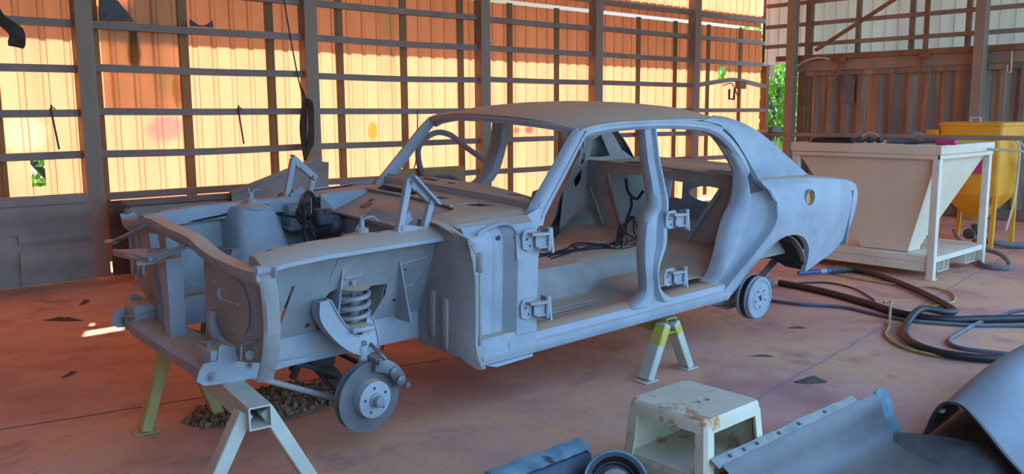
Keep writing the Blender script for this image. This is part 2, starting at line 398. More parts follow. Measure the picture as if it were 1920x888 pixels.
# ---- posts of the long wall
POSTX = [-1.77, .53, 2.83, 5.31, 7.45, 9.80]
plab = {.53: 'grey steel post nearest the left edge, standing in front of the lit sheeting', 2.83: 'grey steel post behind the engine bay with a hose coil hung on it',
        5.31: 'grey steel post seen through the windscreen opening of the car body', 7.45: 'grey steel post rising behind the middle of the car roof',
        9.80: 'grey steel post seen through the rear door opening with a turquoise cap beside it', -1.77: 'grey steel post outside the left edge'}
for x in POSTX[1:]:
    r = empty('steel_post', plab[x], 'post', (x, 4.80, 0), group='steel posts along the sheeted wall')
    h = MB()
    h.box((-.075, -.075, 0), (.075, -.063, 4.36), .002); h.box((-.075, .063, 0), (.075, .075, 4.36), .002); h.box((-.006, -.063, 0), (.006, .063, 4.36), 0)
    h.box((-.072, -.07, 0), (-.062, .07, 4.36), 0)
    h.build('column', STEELP, r)
    MB().box((-.11, -.10, 0), (.11, .10, .014), .003).build('base_plate', STEELP, r)
r = empty('end_post', 'slim brown steel post at the far end of the sheeted wall beside the doorway', 'post', (12.02, 4.86, 0))
MB().box((-.06, -.05, 0), (.06, .05, 4.36), .006).build('column', RUSTB, r)
MB().box((-.10, -.09, 0), (.10, .09, .014), .003).build('base_plate', RUSTB, r)
trim(MB().box((12.10, 4.86, 2.12), (12.34, 4.89, 4.36), .004), SHEETW)
# ---- girts bay by bay
BAYS = [(-3.55, .455)]+[(a+.075, b-.075) for a, b in zip(POSTX[1:], POSTX[2:])]+[(9.875, 11.96)]
for bi, (a, b) in enumerate(BAYS):
    for z in (3.09, 2.70, 2.33, 1.93, 1.53, 1.15, .745):
        if bi == 5 and z == 1.93:
            pts = [(a, 4.835, 1.93), (10.66, 4.82, 2.02), (11.05, 4.82, 2.04), (b, 4.835, 1.95)]
        else:
            j = random.uniform(-.012, .012); sag = random.uniform(-.012, .004)
            pts = [(a, 4.835, z+j), ((a+b)/2, 4.835, z+j+sag), (b, 4.835, z+j*.5)]
        P = cr(pts, 5)
        mb = MB(); H = .034
        mb.sweep(P, [(-.035, -H), (.035, -H), (.035, H), (-.035, H)])
        trim(mb, GIRT)
# ---- roof with awning outside
sx_ = .865; hy0, hy1 = 5.0, 5.42
def holed(name, x0, x1, y0, y1, z, holes, mat, t=.02):
    return struct(MB().panel([(x0, y0), (x1, y0), (x1, y1), (x0, y1)], holes, lambda u, v: (u, v, z), t).build(name, mat, smooth=False))
holed('ceiling', -7, 14.5, -4.3, 5.02, 4.42, [], ROOFM)
holed('awning', -6.5, 13, 4.985, 5.75, 3.2, [[(.72, 5.0), (1.22, 5.0), (1.22, 5.5), (.72, 5.5)]], ROOFM)
struct(MB().box((-3.6, -9.0, 0), (-3.55, 4.9, 4.42), 0).build('wall_left_unseen', ROOFM, smooth=False))  # unseen wall, brought close and lengthened to darken the front-facing panels
# ---- end wall: posts, beam, girts, pale sheeting
for y, lb in ((3.62, 'thick steel post of the end wall beside the gap with the green bush'), (.80, 'thick steel post of the end wall near the right edge in front of the container')):
    r = empty('end_wall_post', lb, 'post', (10.78, y, 0))
    MB().box((-.07, -.07, 0), (.07, .07, 4.4), .008).build('column', STEELP, r)
    MB().box((-.11, -.11, 0), (.11, .11, .014), .003).build('base_plate', STEELP, r)
trim(MB().sweep(cr([(10.9, y, 2.33+random.uniform(-.008, .008)) for y in (-2.6, -1, .5, 1.5, 2.6, 3.95)], 3), [(-.05, -.03), (.05, -.03), (.05, .05), (-.05, .05)]), RUSTB)
trim(MB().box((10.90, -2.6, 2.13), (10.97, 3.62, 2.30), .006), STEELP)
for z in (2.56, 2.88, 3.22): trim(MB().box((11.0, -2.7, z-.03), (11.06, 4.25, z+.03), .003), STEELP)
for y in (3.50, 2.71, 1.89, 1.10, .2, -.7): trim(MB().box((11.10, y-.035, 2.32), (11.16, y+.035, 4.3), .003), STEELP)
for y in (3.42, 1.58, -.3): trim(MB().box((10.86, y-.03, 2.36), (10.91, y+.03, 4.3), .003), RUSTB)
trim(MB().bar((10.87, 3.27, 2.45), (10.87, 1.3, 3.52), .05, .05), RUSTB)
xs = []
yy = -3.0
while yy < 4.3:
    xs += [(yy, 0), (yy+.135, 0), (yy+.147, .022), (yy+.187, .022)]; yy += .2
V = [(11.24-o, y, z) for y, o in xs for z in (2.28, 3.2, 4.4)]
struct(MB().mesh(V, [(i*3+j, i*3+3+j, i*3+4+j, i*3+1+j) for i in range(len(xs)-1) for j in range(2)]).build('wall_right', SHEETW, ang=20))

# ---- shipping container closing the right end
r = empty('shipping_container', 'rusty brown corrugated shipping container closing the right end of the shed', 'container', (10.95, .52, 0))
mb = MB(); prof = []
y = -3.0
while y < 3.0:
    for dy, o in ((0, 0), (.06, 0), (.125, .045), (.185, .045)): 
        if y+dy < 2.98: prof.append((y+dy, o))
    y += .25
prof.append((2.98, 0))
mb.loft([[(o, yv, .14) for yv, o in prof], [(o, yv, 2.06) for yv, o in prof]], t=.004); mb.build('corrugated_side', CONT, r, ang=25)
mb = MB(); mb.box((-.02, -3.05, .02), (.06, 3.05, .15), .005); mb.box((-.02, -3.05, 2.05), (.06, 3.05, 2.19), .005); mb.build('side_rail', CONT, r)
mb = MB(); mb.box((-.03, 2.93, .02), (.13, 3.06, 2.19), .008); mb.build('corner_post', RUSTB, r)
mb = MB(); mb.box((.0, -3.05, 2.15), (2.4, 3.05, 2.18), 0); mb.box((2.37, -3.05, .1), (2.4, 3.05, 2.17), 0); mb.box((.05, 2.98, .1), (2.4, 3.02, 2.17), 0); mb.build('body_panel', CONT, r)
# small painted marks on the container side
mb = MB(); mb.box((-.006, 2.12, 1.62), (-.002, 2.34, 2.0), .0); mb.build('worn_grey_patch', worn('worn_grey_paint', lin('55585a'), lin('74706a'), 9, .8), r)

# ---- outside greenery
def crown(name, label, cat, c, rad, n, size, trunk=None, group=None):
    root = empty(name, label, cat, (c[0], c[1], 0), group=group); mb = MB(); V = []; Fc = []
    for _ in range(n):
        while True:
            p = Vector([random.uniform(-1, 1) for _ in range(3)])
            if .45 < p.length < 1: break
        p *= (1+.18*sin(5*p.x+3*p.y)*cos(4*p.z))
        q = Vector((p.x*rad[0], p.y*rad[1], c[2]+p.z*rad[2]))
        if q.z < .0: continue
        e = Euler([random.uniform(0, 6.3) for _ in range(3)]).to_matrix(); s_ = size*random.uniform(.6, 1.3); i = len(V)
        V += [q+e@Vector(v)*s_ for v in ((-1, 0, 0), (0, -.45, .1), (1, 0, 0), (0, .45, .1))]; Fc.append((i, i+1, i+2, i+3))
    mb.mesh(V, Fc); mb.build('foliage', LEAF, root, smooth=False)
    t = MB(); t.tube([(0, 0, -.1), (.08, .05, c[2]*.6), (0, .1, c[2])], lambda k: .12-.06*k, 8, 3)
    for k in range(5):
        a = k*1.26; t.tube([(0, .05, c[2]*.55), (.4*rad[0]*cos(a), .4*rad[1]*sin(a), c[2]+.2*rad[2])], lambda k: .05-.03*k, 6)
    t.build('trunk', BARK, root); return root
crown('leafy_bush', 'bright green leafy bush outside, seen through the gap beside the container', 'bush', (20.5, 9.6, 2.2), (2.2, 2.2, 1.7), 3400, .13)
crown('leafy_bush', 'green bush outside, seen through the ragged hole low in the left sheeting', 'bush', (1.6, 10.6, 1.0), (1.6, 1.2, 1.2), 1400, .10)
# grassy bank outside the doorway
mb = MB(); V = []; Fc = []
for k in range(4000):
    x, y = random.uniform(14, 26), random.uniform(5.5, 13)
    if (x-20.5)**2+(y-9.6)**2 < .6: continue
    h = random.uniform(.45, .95); a = random.uniform(0, 6.3); i = len(V); b = random.uniform(-.15, .15)
    V += [(x-.03*cos(a), y-.03*sin(a), -.06), (x+.03*cos(a), y+.03*sin(a), -.06), (x+b, y+b*.6, h)]; Fc.append((i, i+1, i+2))
GRASS = worn('dry_green_grass', (.30, .36, .07), (.45, .46, .12), 3, .9)
o = mb.mesh(V, Fc).build('tall_grass', GRASS, smooth=False); tag(o, 'tall sunlit grass outside below the green bush', 'grass'); o['kind'] = 'stuff'

# ================================================================== THE CAR BODY (car frame: X rearward from the front axle, -Y is the near side)
CAR = empty('car_body', 'stripped grey sedan body shell with no doors, wings or glass, raised on steel trestles', 'car')
CR, CP = radians(2.8), radians(.6)
CARM = Matrix.Rotation(CR, 4, 'X') @ Matrix.Rotation(-CP, 4, 'Y')
CAR.matrix_world = CARM
def part(mb, name, mat=None, parent=None, ang=38): return mb.build(name, mat or BODY, parent or CAR, ang)
def mir(pts, s): return [Vector((p[0], -s*p[1] if False else p[1]*s, p[2])) for p in pts]   # pts given with +|Y|, s = -1 near

# ---------------- roof
RX = [1.33, 1.40, 1.55, 1.8, 2.1, 2.35, 2.55, 2.68, 2.74]
zc = [(1.33, 1.480), (1.40, 1.504), (1.55, 1.528), (1.8, 1.545), (2.1, 1.550), (2.35, 1.544), (2.55, 1.530), (2.68, 1.508), (2.75, 1.485)]
ze = [(1.33, 1.432), (1.40, 1.445), (1.55, 1.462), (1.8, 1.472), (2.1, 1.474), (2.35, 1.468), (2.55, 1.46), (2.68, 1.44), (2.75, 1.42)]
ye = [(1.33, .640), (1.40, .650), (1.8, .662), (2.35, .665), (2.55, .645), (2.68, .625), (2.75, .61)]
def roof_row(x, fx=0):
    zC, zE, yE = interp(zc, x), interp(ze, x), interp(ye, x); row = []
    for k in range(-10, 11):
        u = k/10; a = abs(u)
        z = zE+(zC-zE)*(1-a**2.6)
        row.append((x-.055*(1-a*a)*fx, u*yE, z))
    return row
rows = [roof_row(1.33, 1), roof_row(1.355, .9)]+[roof_row(x, max(0, (1.8-x))) for x in RX[1:-1]]+[roof_row(2.74, -.6)]
part(MB().loft(rows, t=.008), 'roof_panel', ang=60)
# windscreen header: rolled lip under the front edge of the roof
P = cr([(1.345, -.635, 1.418), (1.315, -.42, 1.440), (1.292, 0, 1.452), (1.315, .42, 1.440), (1.345, .635, 1.418)], 6)
mb = MB(); mb.sweep(P, [(-.03, -.014), (.03, -.014), (.034, .012), (.0, .02), (-.034, .014)])
mb.sweep([p+Vector((-.028, 0, .012)) for p in P], [(-.008, -.008), (.01, -.008), (.01, .008), (-.008, .008)])
part(mb, 'windscreen_header')
P = cr([(2.745, -.60, 1.415), (2.765, -.3, 1.452), (2.775, 0, 1.465), (2.765, .3, 1.452), (2.745, .60, 1.415)], 6)
part(MB().sweep(P, [(-.03, -.014), (.03, -.014), (.03, .012), (-.03, .016)]), 'rear_window_header')

SIDES = (-1, 1)
def side_y(x, z):
    y = interp([(.37, .835), (.45, .855), (.6, .888), (.75, .912), (.87, .925), (.93, .920), (1.0, .903), (1.05, .885), (1.09, .845)], z)
    return y-.07*max(0, (x-3.35)/.65)**2
for s in SIDES:
    # ---- drip moulding and door-top rail
    path = [(1.335, .640, 1.428), (1.42, .655, 1.447), (1.6, .664, 1.462), (1.9, .668, 1.466), (2.19, .670, 1.458), (2.42, .672, 1.438), (2.55, .674, 1.405)]
    P = cr([(x, y*s, z) for x, y, z in path], 6)
    mb = MB(); mb.sweep(P, [(-.012, -.007), (.012, -.007), (.012, .006), (-.012, .009)]); part(mb, 'drip_moulding')
    path = [(1.34, .632, 1.40), (1.42, .640, 1.424), (1.6, .648, 1.440), (1.9, .652, 1.446), (2.19, .655, 1.438), (2.40, .660, 1.415), (2.54, .668, 1.37), (2.66, .685, 1.285), (2.76, .705, 1.17), (2.765, .745, 1.06), (2.72, .765, .96)]
    P = cr([(x, y*s, z) for x, y, z in path], 6)
    mb = MB(); mb.sweep(P, [(-.022, -.026), (.022, -.026), (.026, .004), (.012, .024), (-.022, .024)], up=(0, s, .25)); part(mb, 'door_top_rail')
    # ---- A pillar
    path = [(.955, .705, .98), (1.01, .690, 1.055), (1.17, .668, 1.235), (1.29, .650, 1.37), (1.345, .640, 1.425)]
    P = cr([(x, y*s, z) for x, y, z in path], 5); rows = []
    for i, p in enumerate(P):
        k = i/(len(P)-1); wx = lerp(.052, .033, k); o_y = lerp(.028, .022, k)
        rows.append([p+Vector((dx*wx, dy*o_y*s, dz)) for dx, dy, dz in ((-1.15, -.9, .012), (-1.0, .35, .006), (-.45, 1.0, 0), (.35, 1.05, -.004), (.95, .55, -.01), (1.0, -.4, -.012), (.2, -1.1, 0))])
    mb = MB(); mb.loft(rows, ring=True, caps=True)
    mb.sweep([p+Vector((.012, .026*s, .0)) for p in P], [(-.005, -.006), (.005, -.006), (.005, .006), (-.005, .006)])
    part(mb, 'windscreen_pillar')
    # ---- B pillar
    rws = [(1.455, 1.84, 1.95, .655), (1.25, 1.845, 1.955, .692), (1.08, 1.83, 1.95, .752), (1.00, 1.795, 1.93, .79), (.94, 1.715, 1.885, .82), (.80, 1.675, 1.865, .84), (.67, 1.68, 1.80, .848), (.57, 1.69, 1.81, .852), (.52, 1.655, 1.85, .855), (.475, 1.56, 1.93, .858)]
    R = cr([(z, a, b) for z, a, b, y in rws], 4); Yt = [(z, y) for z, a, b, y in sorted(rws)]
    rows = []
    for v in R:
        z, a, b = v; y = interp(Yt, z); wd = b-a
        rows.append([Vector((x, (y+dy)*s, z)) for x, dy in ((a, -.05), (a+.006, -.012), (a+.03, 0), (a+wd*.36, .006), (a+wd*.44, -.028), (a+wd*.66, -.032), (a+wd*.76, .002), (b-.012, 0), (b, -.02), (b, -.075), (b-.03, -.095), (a+.03, -.095))])
    part(MB().loft(rows, ring=True, caps=True), 'centre_pillar', ang=50)
    # ---- sill
    prof = [(.64, .425), (.70, .478), (.79, .487), (.835, .478), (.852, .458), (.853, .448), (.868, .440), (.872, .415), (.858, .385), (.80, .372), (.66, .375)]
    rows = [[(x, y*s, z) for y, z in prof] for x in (.50, .84, 1.3, 1.75, 2.1, 2.47)]
    part(MB().loft(rows, ring=True, caps=True), 'sill')
    # ---- rear quarter skin
    PR = [((2.43, .45), (2.47, .375)), ((2.52, .53), (2.56, .46)), ((2.64, .63), (2.65, .56)), ((2.76, .73), (2.76, .64)), ((2.83, .81), (2.84, .69)), ((2.845, .90), (2.90, .715)), ((2.815, 1.0), (2.96, .73)),
          ((2.75, 1.085), (3.03, .735)), ((3.0, 1.087), (3.12, .728)), ((3.3, 1.075), (3.22, .695)), ((3.6, 1.05), (3.31, .625)), ((3.85, 1.02), (3.355, .53)), ((3.98, .992), (3.37, .435)),
          ((4.035, .95), (3.45, .45)), ((4.04, .86), (3.58, .485)), ((4.025, .75), (3.72, .515)), ((3.985, .665), (3.84, .56)), ((3.94, .61), (3.90, .585))]
    T_ = cr([(a[0], a[1], 0) for a, b in PR], 3); B_ = cr([(b[0], b[1], 0) for a, b in PR], 3); rows = []
    NN = 12
    for k in range(NN+1):
        t = k/NN
        rows.append([Vector((lerp(b.x, a.x, t), side_y(lerp(b.x, a.x, t), lerp(b.y, a.y, t))*s, lerp(b.y, a.y, t))) for a, b in zip(T_, B_)])
    # cut the filler opening by dropping faces inside an ellipse
    mb = MB(); n = len(rows[0]); V = [p for r in rows for p in r]; Fc = []
    for i in range(NN):
        for j in range(n-1):
            f = (i*n+j, i*n+j+1, (i+1)*n+j+1, (i+1)*n+j); Fc.append(f)
    b = bmesh.new(); vv = [b.verts.new(p) for p in V]
    for f in Fc:
        try: b.faces.new([vv[i] for i in f])
        except ValueError: pass
    if s == -1:      # round fuel filler hole
        cx_, cz_, rr = 3.235, .955, .052
        bmesh.ops.subdivide_edges(b, edges=[e for e in b.edges if all((v.co.x-cx_)**2+(v.co.z-cz_)**2 < .03 for v in e.verts)], cuts=3, use_grid_fill=True)
        for v in b.verts:
            d = sqrt((v.co.x-cx_)**2+(v.co.z-cz_)**2)
            if rr*.45 < d < rr*1.5 and d > 1e-4 and abs(d-rr) < .02:
                k = rr/d; v.co.x = cx_+(v.co.x-cx_)*k; v.co.z = cz_+(v.co.z-cz_)*k
        bmesh.ops.delete(b, geom=[f for f in b.faces if (f.calc_center_median().x-cx_)**2+(f.calc_center_median().z-cz_)**2 < (rr*.93)**2], context='FACES')
    bmesh.ops.recalc_face_normals(b, faces=b.faces[:]); solid(b, .007); mb._add(b)
    # arch flange
    A_ = B_[:37]
    mb.loft([[Vector((p.x, (side_y(p.x, p.y)+.004)*s, p.y)) for p in A_], [Vector((p.x, (side_y(p.x, p.y)-.03)*s, p.y-.006)) for p in A_]], t=.005)
    q = part(mb, 'rear_quarter', ang=45)
    if s == -1:
        m2 = MB(); m2.loft([[(3.235+.056*cos(a), -.925+.003, .955+.056*sin(a)) for a in [2*pi*k/24 for k in range(24)]], [(3.235+.052*cos(a), -.86, .955+.052*sin(a)) for a in [2*pi*k/24 for k in range(24)]]], ring=True, t=.004)
        m2.build('fuel_filler_neck', BODYD, q)
        m2 = MB(); m2.panel(circ((3.235, .955), .05, 20), [], lambda u, v: (u, -.897+.03*(v-.93), v), .004); m2.build('orange_filler_panel', ORANGEP, q)
        q.children[-1]['label'] = 'orange panel inside the filler opening'
    # shoulder strip from the top of the skin in to the boot opening
    top = [p for p in T_ if p.x > 2.74 and p.y > .985]
    rows = [[Vector((p.x, side_y(p.x, p.y)*s, p.y)) for p in top], [Vector((p.x, (side_y(p.x, p.y)-.025)*s, p.y+.012)) for p in top], [Vector((p.x, (side_y(p.x, p.y)-.12)*s, p.y+.012)) for p in top], [Vector((p.x, (side_y(p.x, p.y)-.125)*s, p.y-.03)) for p in top]]
    part(MB().loft(rows, t=.005), 'boot_gutter', ang=50)
    # ---- C pillar sail panel
    Fp = [(2.36, .668, 1.458), (2.55, .672, 1.425), (2.68, .685, 1.345), (2.775, .71, 1.235), (2.80, .755, 1.15), (2.76, .835, 1.088)]
    Rp = [(2.56, .60, 1.484), (2.70, .605, 1.470), (2.88, .625, 1.425), (3.05, .655, 1.35), (3.23, .70, 1.235), (3.44, .775, 1.083)]
    F_ = cr(Fp, 4); R_ = cr(Rp, 4); rows = []
    for k in range(9):
        t = k/8; bulge = .018*sin(pi*t)
        rows.append([Vector((lerp(a.x, b.x, t), (lerp(a.y, b.y, t)+bulge)*s, lerp(a.z, b.z, t)+.004*sin(pi*t))) for a, b in zip(F_, R_)])
    mb = MB(); mb.loft(rows, t=.007)
    mb.loft([[Vector((p.x, p.y*s, p.z)) for p in R_], [Vector((p.x-.015, (p.y-.06)*s, p.z-.03)) for p in R_]], t=.005)
    part(mb, 'rear_roof_pillar', ang=55)
    # ---- door jamb between the skin edge and the inner opening edge
    JO = [(2.43, .45), (2.52, .53), (2.64, .63), (2.76, .73), (2.83, .81), (2.845, .90), (2.815, 1.0), (2.76, 1.085), (2.80, 1.15), (2.775, 1.235), (2.68, 1.345), (2.55, 1.425)]
    JI = [(2.36, .485), (2.43, .535), (2.485, .62), (2.52, .72), (2.55, .80), (2.60, .88), (2.655, .95), (2.695, 1.06), (2.72, 1.14), (2.67, 1.23), (2.585, 1.33), (2.48, 1.40)]
    yo = [.857, .872, .890, .905, .915, .920, .90, .838, .757, .712, .687, .674]; yi = [.775, .775, .77, .765, .762, .758, .755, .745, .715, .690, .665, .655]
    JO_ = cr([(a[0], a[1], y) for a, y in zip(JO, yo)], 3); JI_ = cr([(a[0], a[1], y) for a, y in zip(JI, yi)], 3)
    rows = []
    for t, dy in ((0, 0), (.03, -.045), (.10, -.055), (.40, -.058), (.58, -.040), (.66, .002), (.74, .010), (.92, .006), (1, -.01)):
        rows.append([Vector((lerp(a.x, b.x, t), (lerp(a.z, b.z, t)+dy)*s, lerp(a.y, b.y, t))) for a, b in zip(JO_, JI_)])
    rows.append([Vector((b.x, (b.z-.06)*s, b.y)) for b in JI_])
    part(MB().loft(rows, t=.005), 'rear_door_jamb', ang=50)
    chan = [(a, b) for a, b in zip(JO_, JI_) if a.y > 1.03]
    o = part(MB().loft([[Vector((lerp(a.x, b.x, t), (lerp(a.z, b.z, t)+dy)*s, lerp(a.y, b.y, t))) for a, b in chan] for t, dy in ((.06, -.030), (.30, -.032), (.60, -.022))], t=.004), 'door_dark_channel', DARKCH, ang=50)  # dark grey strip along the upper rear door jamb
    # ---- inner side panel behind the rear seat, with its openings
    outl = [(2.50, 1.385), (2.66, 1.23), (2.715, 1.13), (2.69, 1.05), (2.62, .90), (2.60, .55), (3.9, .55), (3.94, .96), (3.42, 1.05), (3.20, 1.15), (3.02, 1.315), (2.80, 1.425), (2.60, 1.44)]
    holes = [[(2.84, 1.235), (2.925, 1.275), (3.08, 1.105), (2.85, 1.10)], circ((2.775, 1.10), .024, 12, .045), [(2.72, .93), (2.785, 1.02), (2.80, .94), (2.75, .88)]]
    part(MB().panel(outl, holes, lambda u, v: (u, s*interp([(.5, .74), (.95, .72), (1.08, .69), (1.43, .615)], v), v), .006, 6, 8), 'rear_inner_side', BODYD, ang=50)
    # ---- rear wheelhouse
    rows = []
    for yv, rr in ((.865, .40), (.80, .40), (.70, .395), (.63, .375), (.585, .33), (.565, .26), (.56, .12), (.56, .01)):
        rows.append([(2.97+rr*cos(a)*1.02, yv*s, max(.50, .36+rr*sin(a)*.94)) for a in [.40+(pi-.80)*k/20 for k in range(21)]])
    part(MB().loft(rows, t=.005), 'rear_wheelhouse', BODYD, ang=60)
    rows = []
    for yv, rr in ((.845, .378), (.80, .385), (.70, .38), (.63, .36), (.595, .31), (.58, .25), (.575, .12), (.575, .01)):
        rows.append([(2.97+rr*cos(a)*1.02, yv*s, max(.495, .36+rr*sin(a)*.93)) for a in [.38+(pi-.76)*k/20 for k in range(21)]])
    for r0 in rows: r0.append(r0[-1]); 
    mb = MB(); mb.loft([r0[:-1] for r0 in rows], t=.004)
    mb.loft([[(3.345, y*s, .50) for y in (.58, .845)], [(3.372, y*s, .44) for y in (.70, .845)], [(3.385, y*s, .455) for y in (.78, .85)]], t=.004)
    part(mb, 'wheel_arch_liner', UNDER, ang=60)
    # ---- seat back brace
    pts = [(2.86, .50, 1.0), (2.86, .66, 1.0), (2.86, .69, .90), (2.80, .47, .62), (2.80, .29, .63)]
    mb = MB(); mb.prism([(x, y*s, z) for x, y, z in pts], (.012, 0, 0)); mb.bar((2.85, .50*s, 1.0), (2.79, .29*s, .63), .02, .03); mb.bar((2.85, .69*s, .9), (2.79, .47*s, .62), .02, .03)
    mb.box((2.72, min(.27*s, .48*s), .595), (2.82, max(.27*s, .48*s), .60), 0)
    part(mb, 'seat_brace', BODYD)

# ---------------- parcel shelf, rear deck and tail panel
mb = MB()
hole = [(3.02+.09*cos(2*pi*k/14), .38+.14*sin(2*pi*k/14)) for k in range(14)]; hole2 = [(x, -y) for x, y in hole]
mb.panel([(2.85, -.69), (3.40, -.70), (3.46, 0), (3.40, .70), (2.85, .69)], [hole, hole2], lambda u, v: (u, v, 1.075+.012*(1-(v/.7)**2)), .006, 0, 6)
arc = [(y, 1.01-.05*abs(y/.69)**2.5-(.09 if abs(y) > .55 else 0)) for y in [(-.69+1.38*k/20) for k in range(21)]]
mb.panel([(-.69, 1.075)]+arc+[(.69, 1.075)], [circ((-.24, 1.04), .012, 8), circ((-.60, .99), .012, 8), circ((.24, 1.04), .012, 8)], lambda u, v: (2.85, u, v+.012*(1-(u/.7)**2)), .006)
mb.bar((2.845, -.69, 1.08), (2.845, 0, 1.092), .02, .016); mb.bar((2.845, 0, 1.092), (2.845, .69, 1.08), .02, .016)
part(mb, 'parcel_shelf', BODYD)
mb = MB(); mb.loft([[(x, y, z+.02*(1-(y/.75)**2)) for y in [-.74+1.48*k/12 for k in range(13)]] for x, z in ((3.38, 1.06), (3.44, 1.085), (3.52, 1.075), (3.54, 1.03))], t=.006); part(mb, 'rear_deck_rail')
def tailh(s): return [[(s*.60, .70), (s*.82, .72), (s*.82, .86), (s*.60, .85)], [(s*.50+.04*cos(a)*0, .0) for a in ()]]
hl = [[(s*.62, .71), (s*.81, .72), (s*.81, .86), (s*.62, .85)] for s in SIDES]
hl += [[(s*(.36+.19*cos(2*pi*k/16)), .775+.065*sin(2*pi*k/16)) for k in range(16)] for s in SIDES]
part(MB().panel([(-.86, .56), (-.5, .50), (.5, .50), (.86, .56), (.88, .95), (.6, .975), (-.6, .975), (-.88, .95)], hl, lambda u, v: (3.96-.05*(u/.88)**2, u, v), .007, 8, 0), 'tail_panel')
part(MB().bar((3.95, -.85, .975), (3.95, .85, .975), .08, .03), 'tail_rail')

# ---------------- floor
mb = MB()
def tun(x): return interp([(.4, .64), (.8, .605), (2.0, .595), (2.6, .605), (2.75, .62)], x)
def flz(x): return interp([(.5, .60), (.62, .43), (1.80, .425), (1.90, .50), (2.45, .505), (2.62, .60), (2.8, .62), (2.95, .56), (3.95, .545)], x)
rows = []
for x in (.50, .56, .62, .9, 1.3, 1.7, 1.80, 1.85, 1.90, 2.2, 2.45, 2.54, 2.62, 2.7, 2.8, 2.95, 3.3, 3.95):
    row = []; F0 = flz(x); T0 = max(tun(x), F0) if x < 2.62 else F0
    for y in (-.68, -.60, -.45, -.35, -.315, -.29, -.265, -.24, -.12, 0, .12, .24, .265, .29, .315, .35, .45, .60, .68):
        a = abs(y); k = 0 if a > .315 else 1 if a < .24 else (.5+.5*cos(pi*(a-.24)/.075))
        z = lerp(F0, T0, k)
        if x < 1.8 and .34 < a < .68: z += -.006*(1 if int(a*20) % 2 else 0)
        row.append((x, y, z))
    rows.append(row)
mb.loft(rows, t=.006); part(mb, 'floor_pan', BODYD, ang=50)
mb = MB()
for y0 in (-.62, -.54): mb.box((1.1, y0, .428), (1.6, y0+.025, .436), .003)
part(mb, 'floor_rib', BODYD)

# ---------------- cowl, firewall
mb = MB()
outl = [(.44, -.735), (.42, -.60), (.46, -.50), (.56, -.47), (.70, -.40), (.73, -.30), (.755, 0), (.755, .30), (.735, .46), (.56, .50), (.44, .53), (.42, .62), (.44, .735), (.80, .74), (1.02, .72), (1.02, -.72), (.80, -.74)]
h1 = [(.775, .44), (.93, .585), (.915, .30), (.87, .10), (.785, .13)]
h2 = [(.80, -.28), (.91, -.33), (.93, -.46), (.84, -.43)]
h3 = [(.84, -.02), (.90, .0), (.90, -.12), (.85, -.11)]
def cz(u, v):
    e = max(0, (abs(v)-.60)/.14); return 1.035+.012*min(1, max(0, (u-.45)/.4))-.045*e*e-.02*max(0, (.52-u)/.1)
mb.panel(outl, [h1, h2, h3], lambda u, v: (u, v, cz(u, v)), .006, 14, 16)
mb.bar((.728, -.34, 1.047), (.760, .05, 1.047), .02, .012); mb.bar((.760, .05, 1.047), (.742, .47, 1.047), .02, .012)
part(mb, 'cowl_panel', ang=50)
mb = MB()
ups = [Vector((lerp(1.005, .99, abs(y)/.7), y, 0)) for y in [-.71+1.42*k/16 for k in range(17)]]
def rear_x(y): return 1.135-.14*(abs(y)/.7)**2.2
rws = [[(p.x, p.y, 1.045) for p in ups], [(p.x-.004, p.y, 1.078) for p in ups], [(p.x+.01, p.y, 1.085) for p in ups]]
mb.loft(rws, t=.005)
mb.panel([(1.0, -.71)]+[(rear_x(y), y) for y in [-.69+1.38*k/14 for k in range(15)]]+[(1.0, .71)], [[(1.055, .40), (1.085, .38), (1.085, .22), (1.05, .23)], [(1.05, .14), (1.075, .14), (1.075, .06), (1.05, .06)], [(1.03, -.40), (1.055, -.40), (1.06, -.52), (1.035, -.5)]],
         lambda u, v: (u, v, 1.083+.016*max(0, (u-1.0)/.13)), .005, 0, 10)
mb.loft([[(rear_x(y), y, 1.099) for y in [-.69+1.38*k/14 for k in range(15)]], [(rear_x(y)+.03, y, 1.03) for y in [-.69+1.38*k/14 for k in range(15)]], [(rear_x(y)+.01, y, .93) for y in [-.69+1.38*k/14 for k in range(15)]]], t=.005)
part(mb, 'windscreen_ledge', ang=50)
mb = MB()
# sloped heater recess with its side walls and raised centre block
mb.loft([[(lerp(.75, .50, t), y, lerp(1.035, .945, t)) for y in [-.42+.86*k/8 for k in range(9)]] for t in (0, .12, .5, 1)], t=.006)
mb.mesh([(.76, .46, 1.04), (.46, .50, 1.03), (.46, .50, .93), (.52, .44, .94), (.775, .44, 1.03)], [(0, 1, 3, 4), (1, 2, 3)], .005)
mb.mesh([(.76, -.40, 1.04), (.50, -.47, 1.03), (.46, -.44, .93), (.52, -.42, .94), (.775, -.41, 1.03)], [(0, 1, 3, 4), (1, 2, 3)], .005)
mb.mesh([(.73, .06, 1.030), (.73, -.27, 1.030), (.56, .13, .992), (.56, -.22, .992), (.52, .15, .945), (.52, -.24, .945), (.71, .11, 1.012), (.51, .20, .945), (.72, -.31, 1.02), (.51, -.29, .945)],
        [(0, 1, 3, 2), (2, 3, 5, 4), (0, 2, 4, 7, 6), (1, 8, 9, 5, 3)], .004)
mb.bar((.50, -.45, .945), (.485, .50, .945), .03, .014)
part(mb, 'heater_recess', BODY, ang=30)
mb = MB(); mb.panel([(-.62, .46), (.62, .46), (.68, .70), (.66, 1.0), (.5, .99), (.45, .93), (-.42, .93), (-.47, .99), (-.66, 1.0), (-.68, .70)], [circ((.30, .80), .05), circ((-.25, .84), .03)], lambda u, v: (.50, u, v), .006)
part(mb, 'firewall', BODYD)
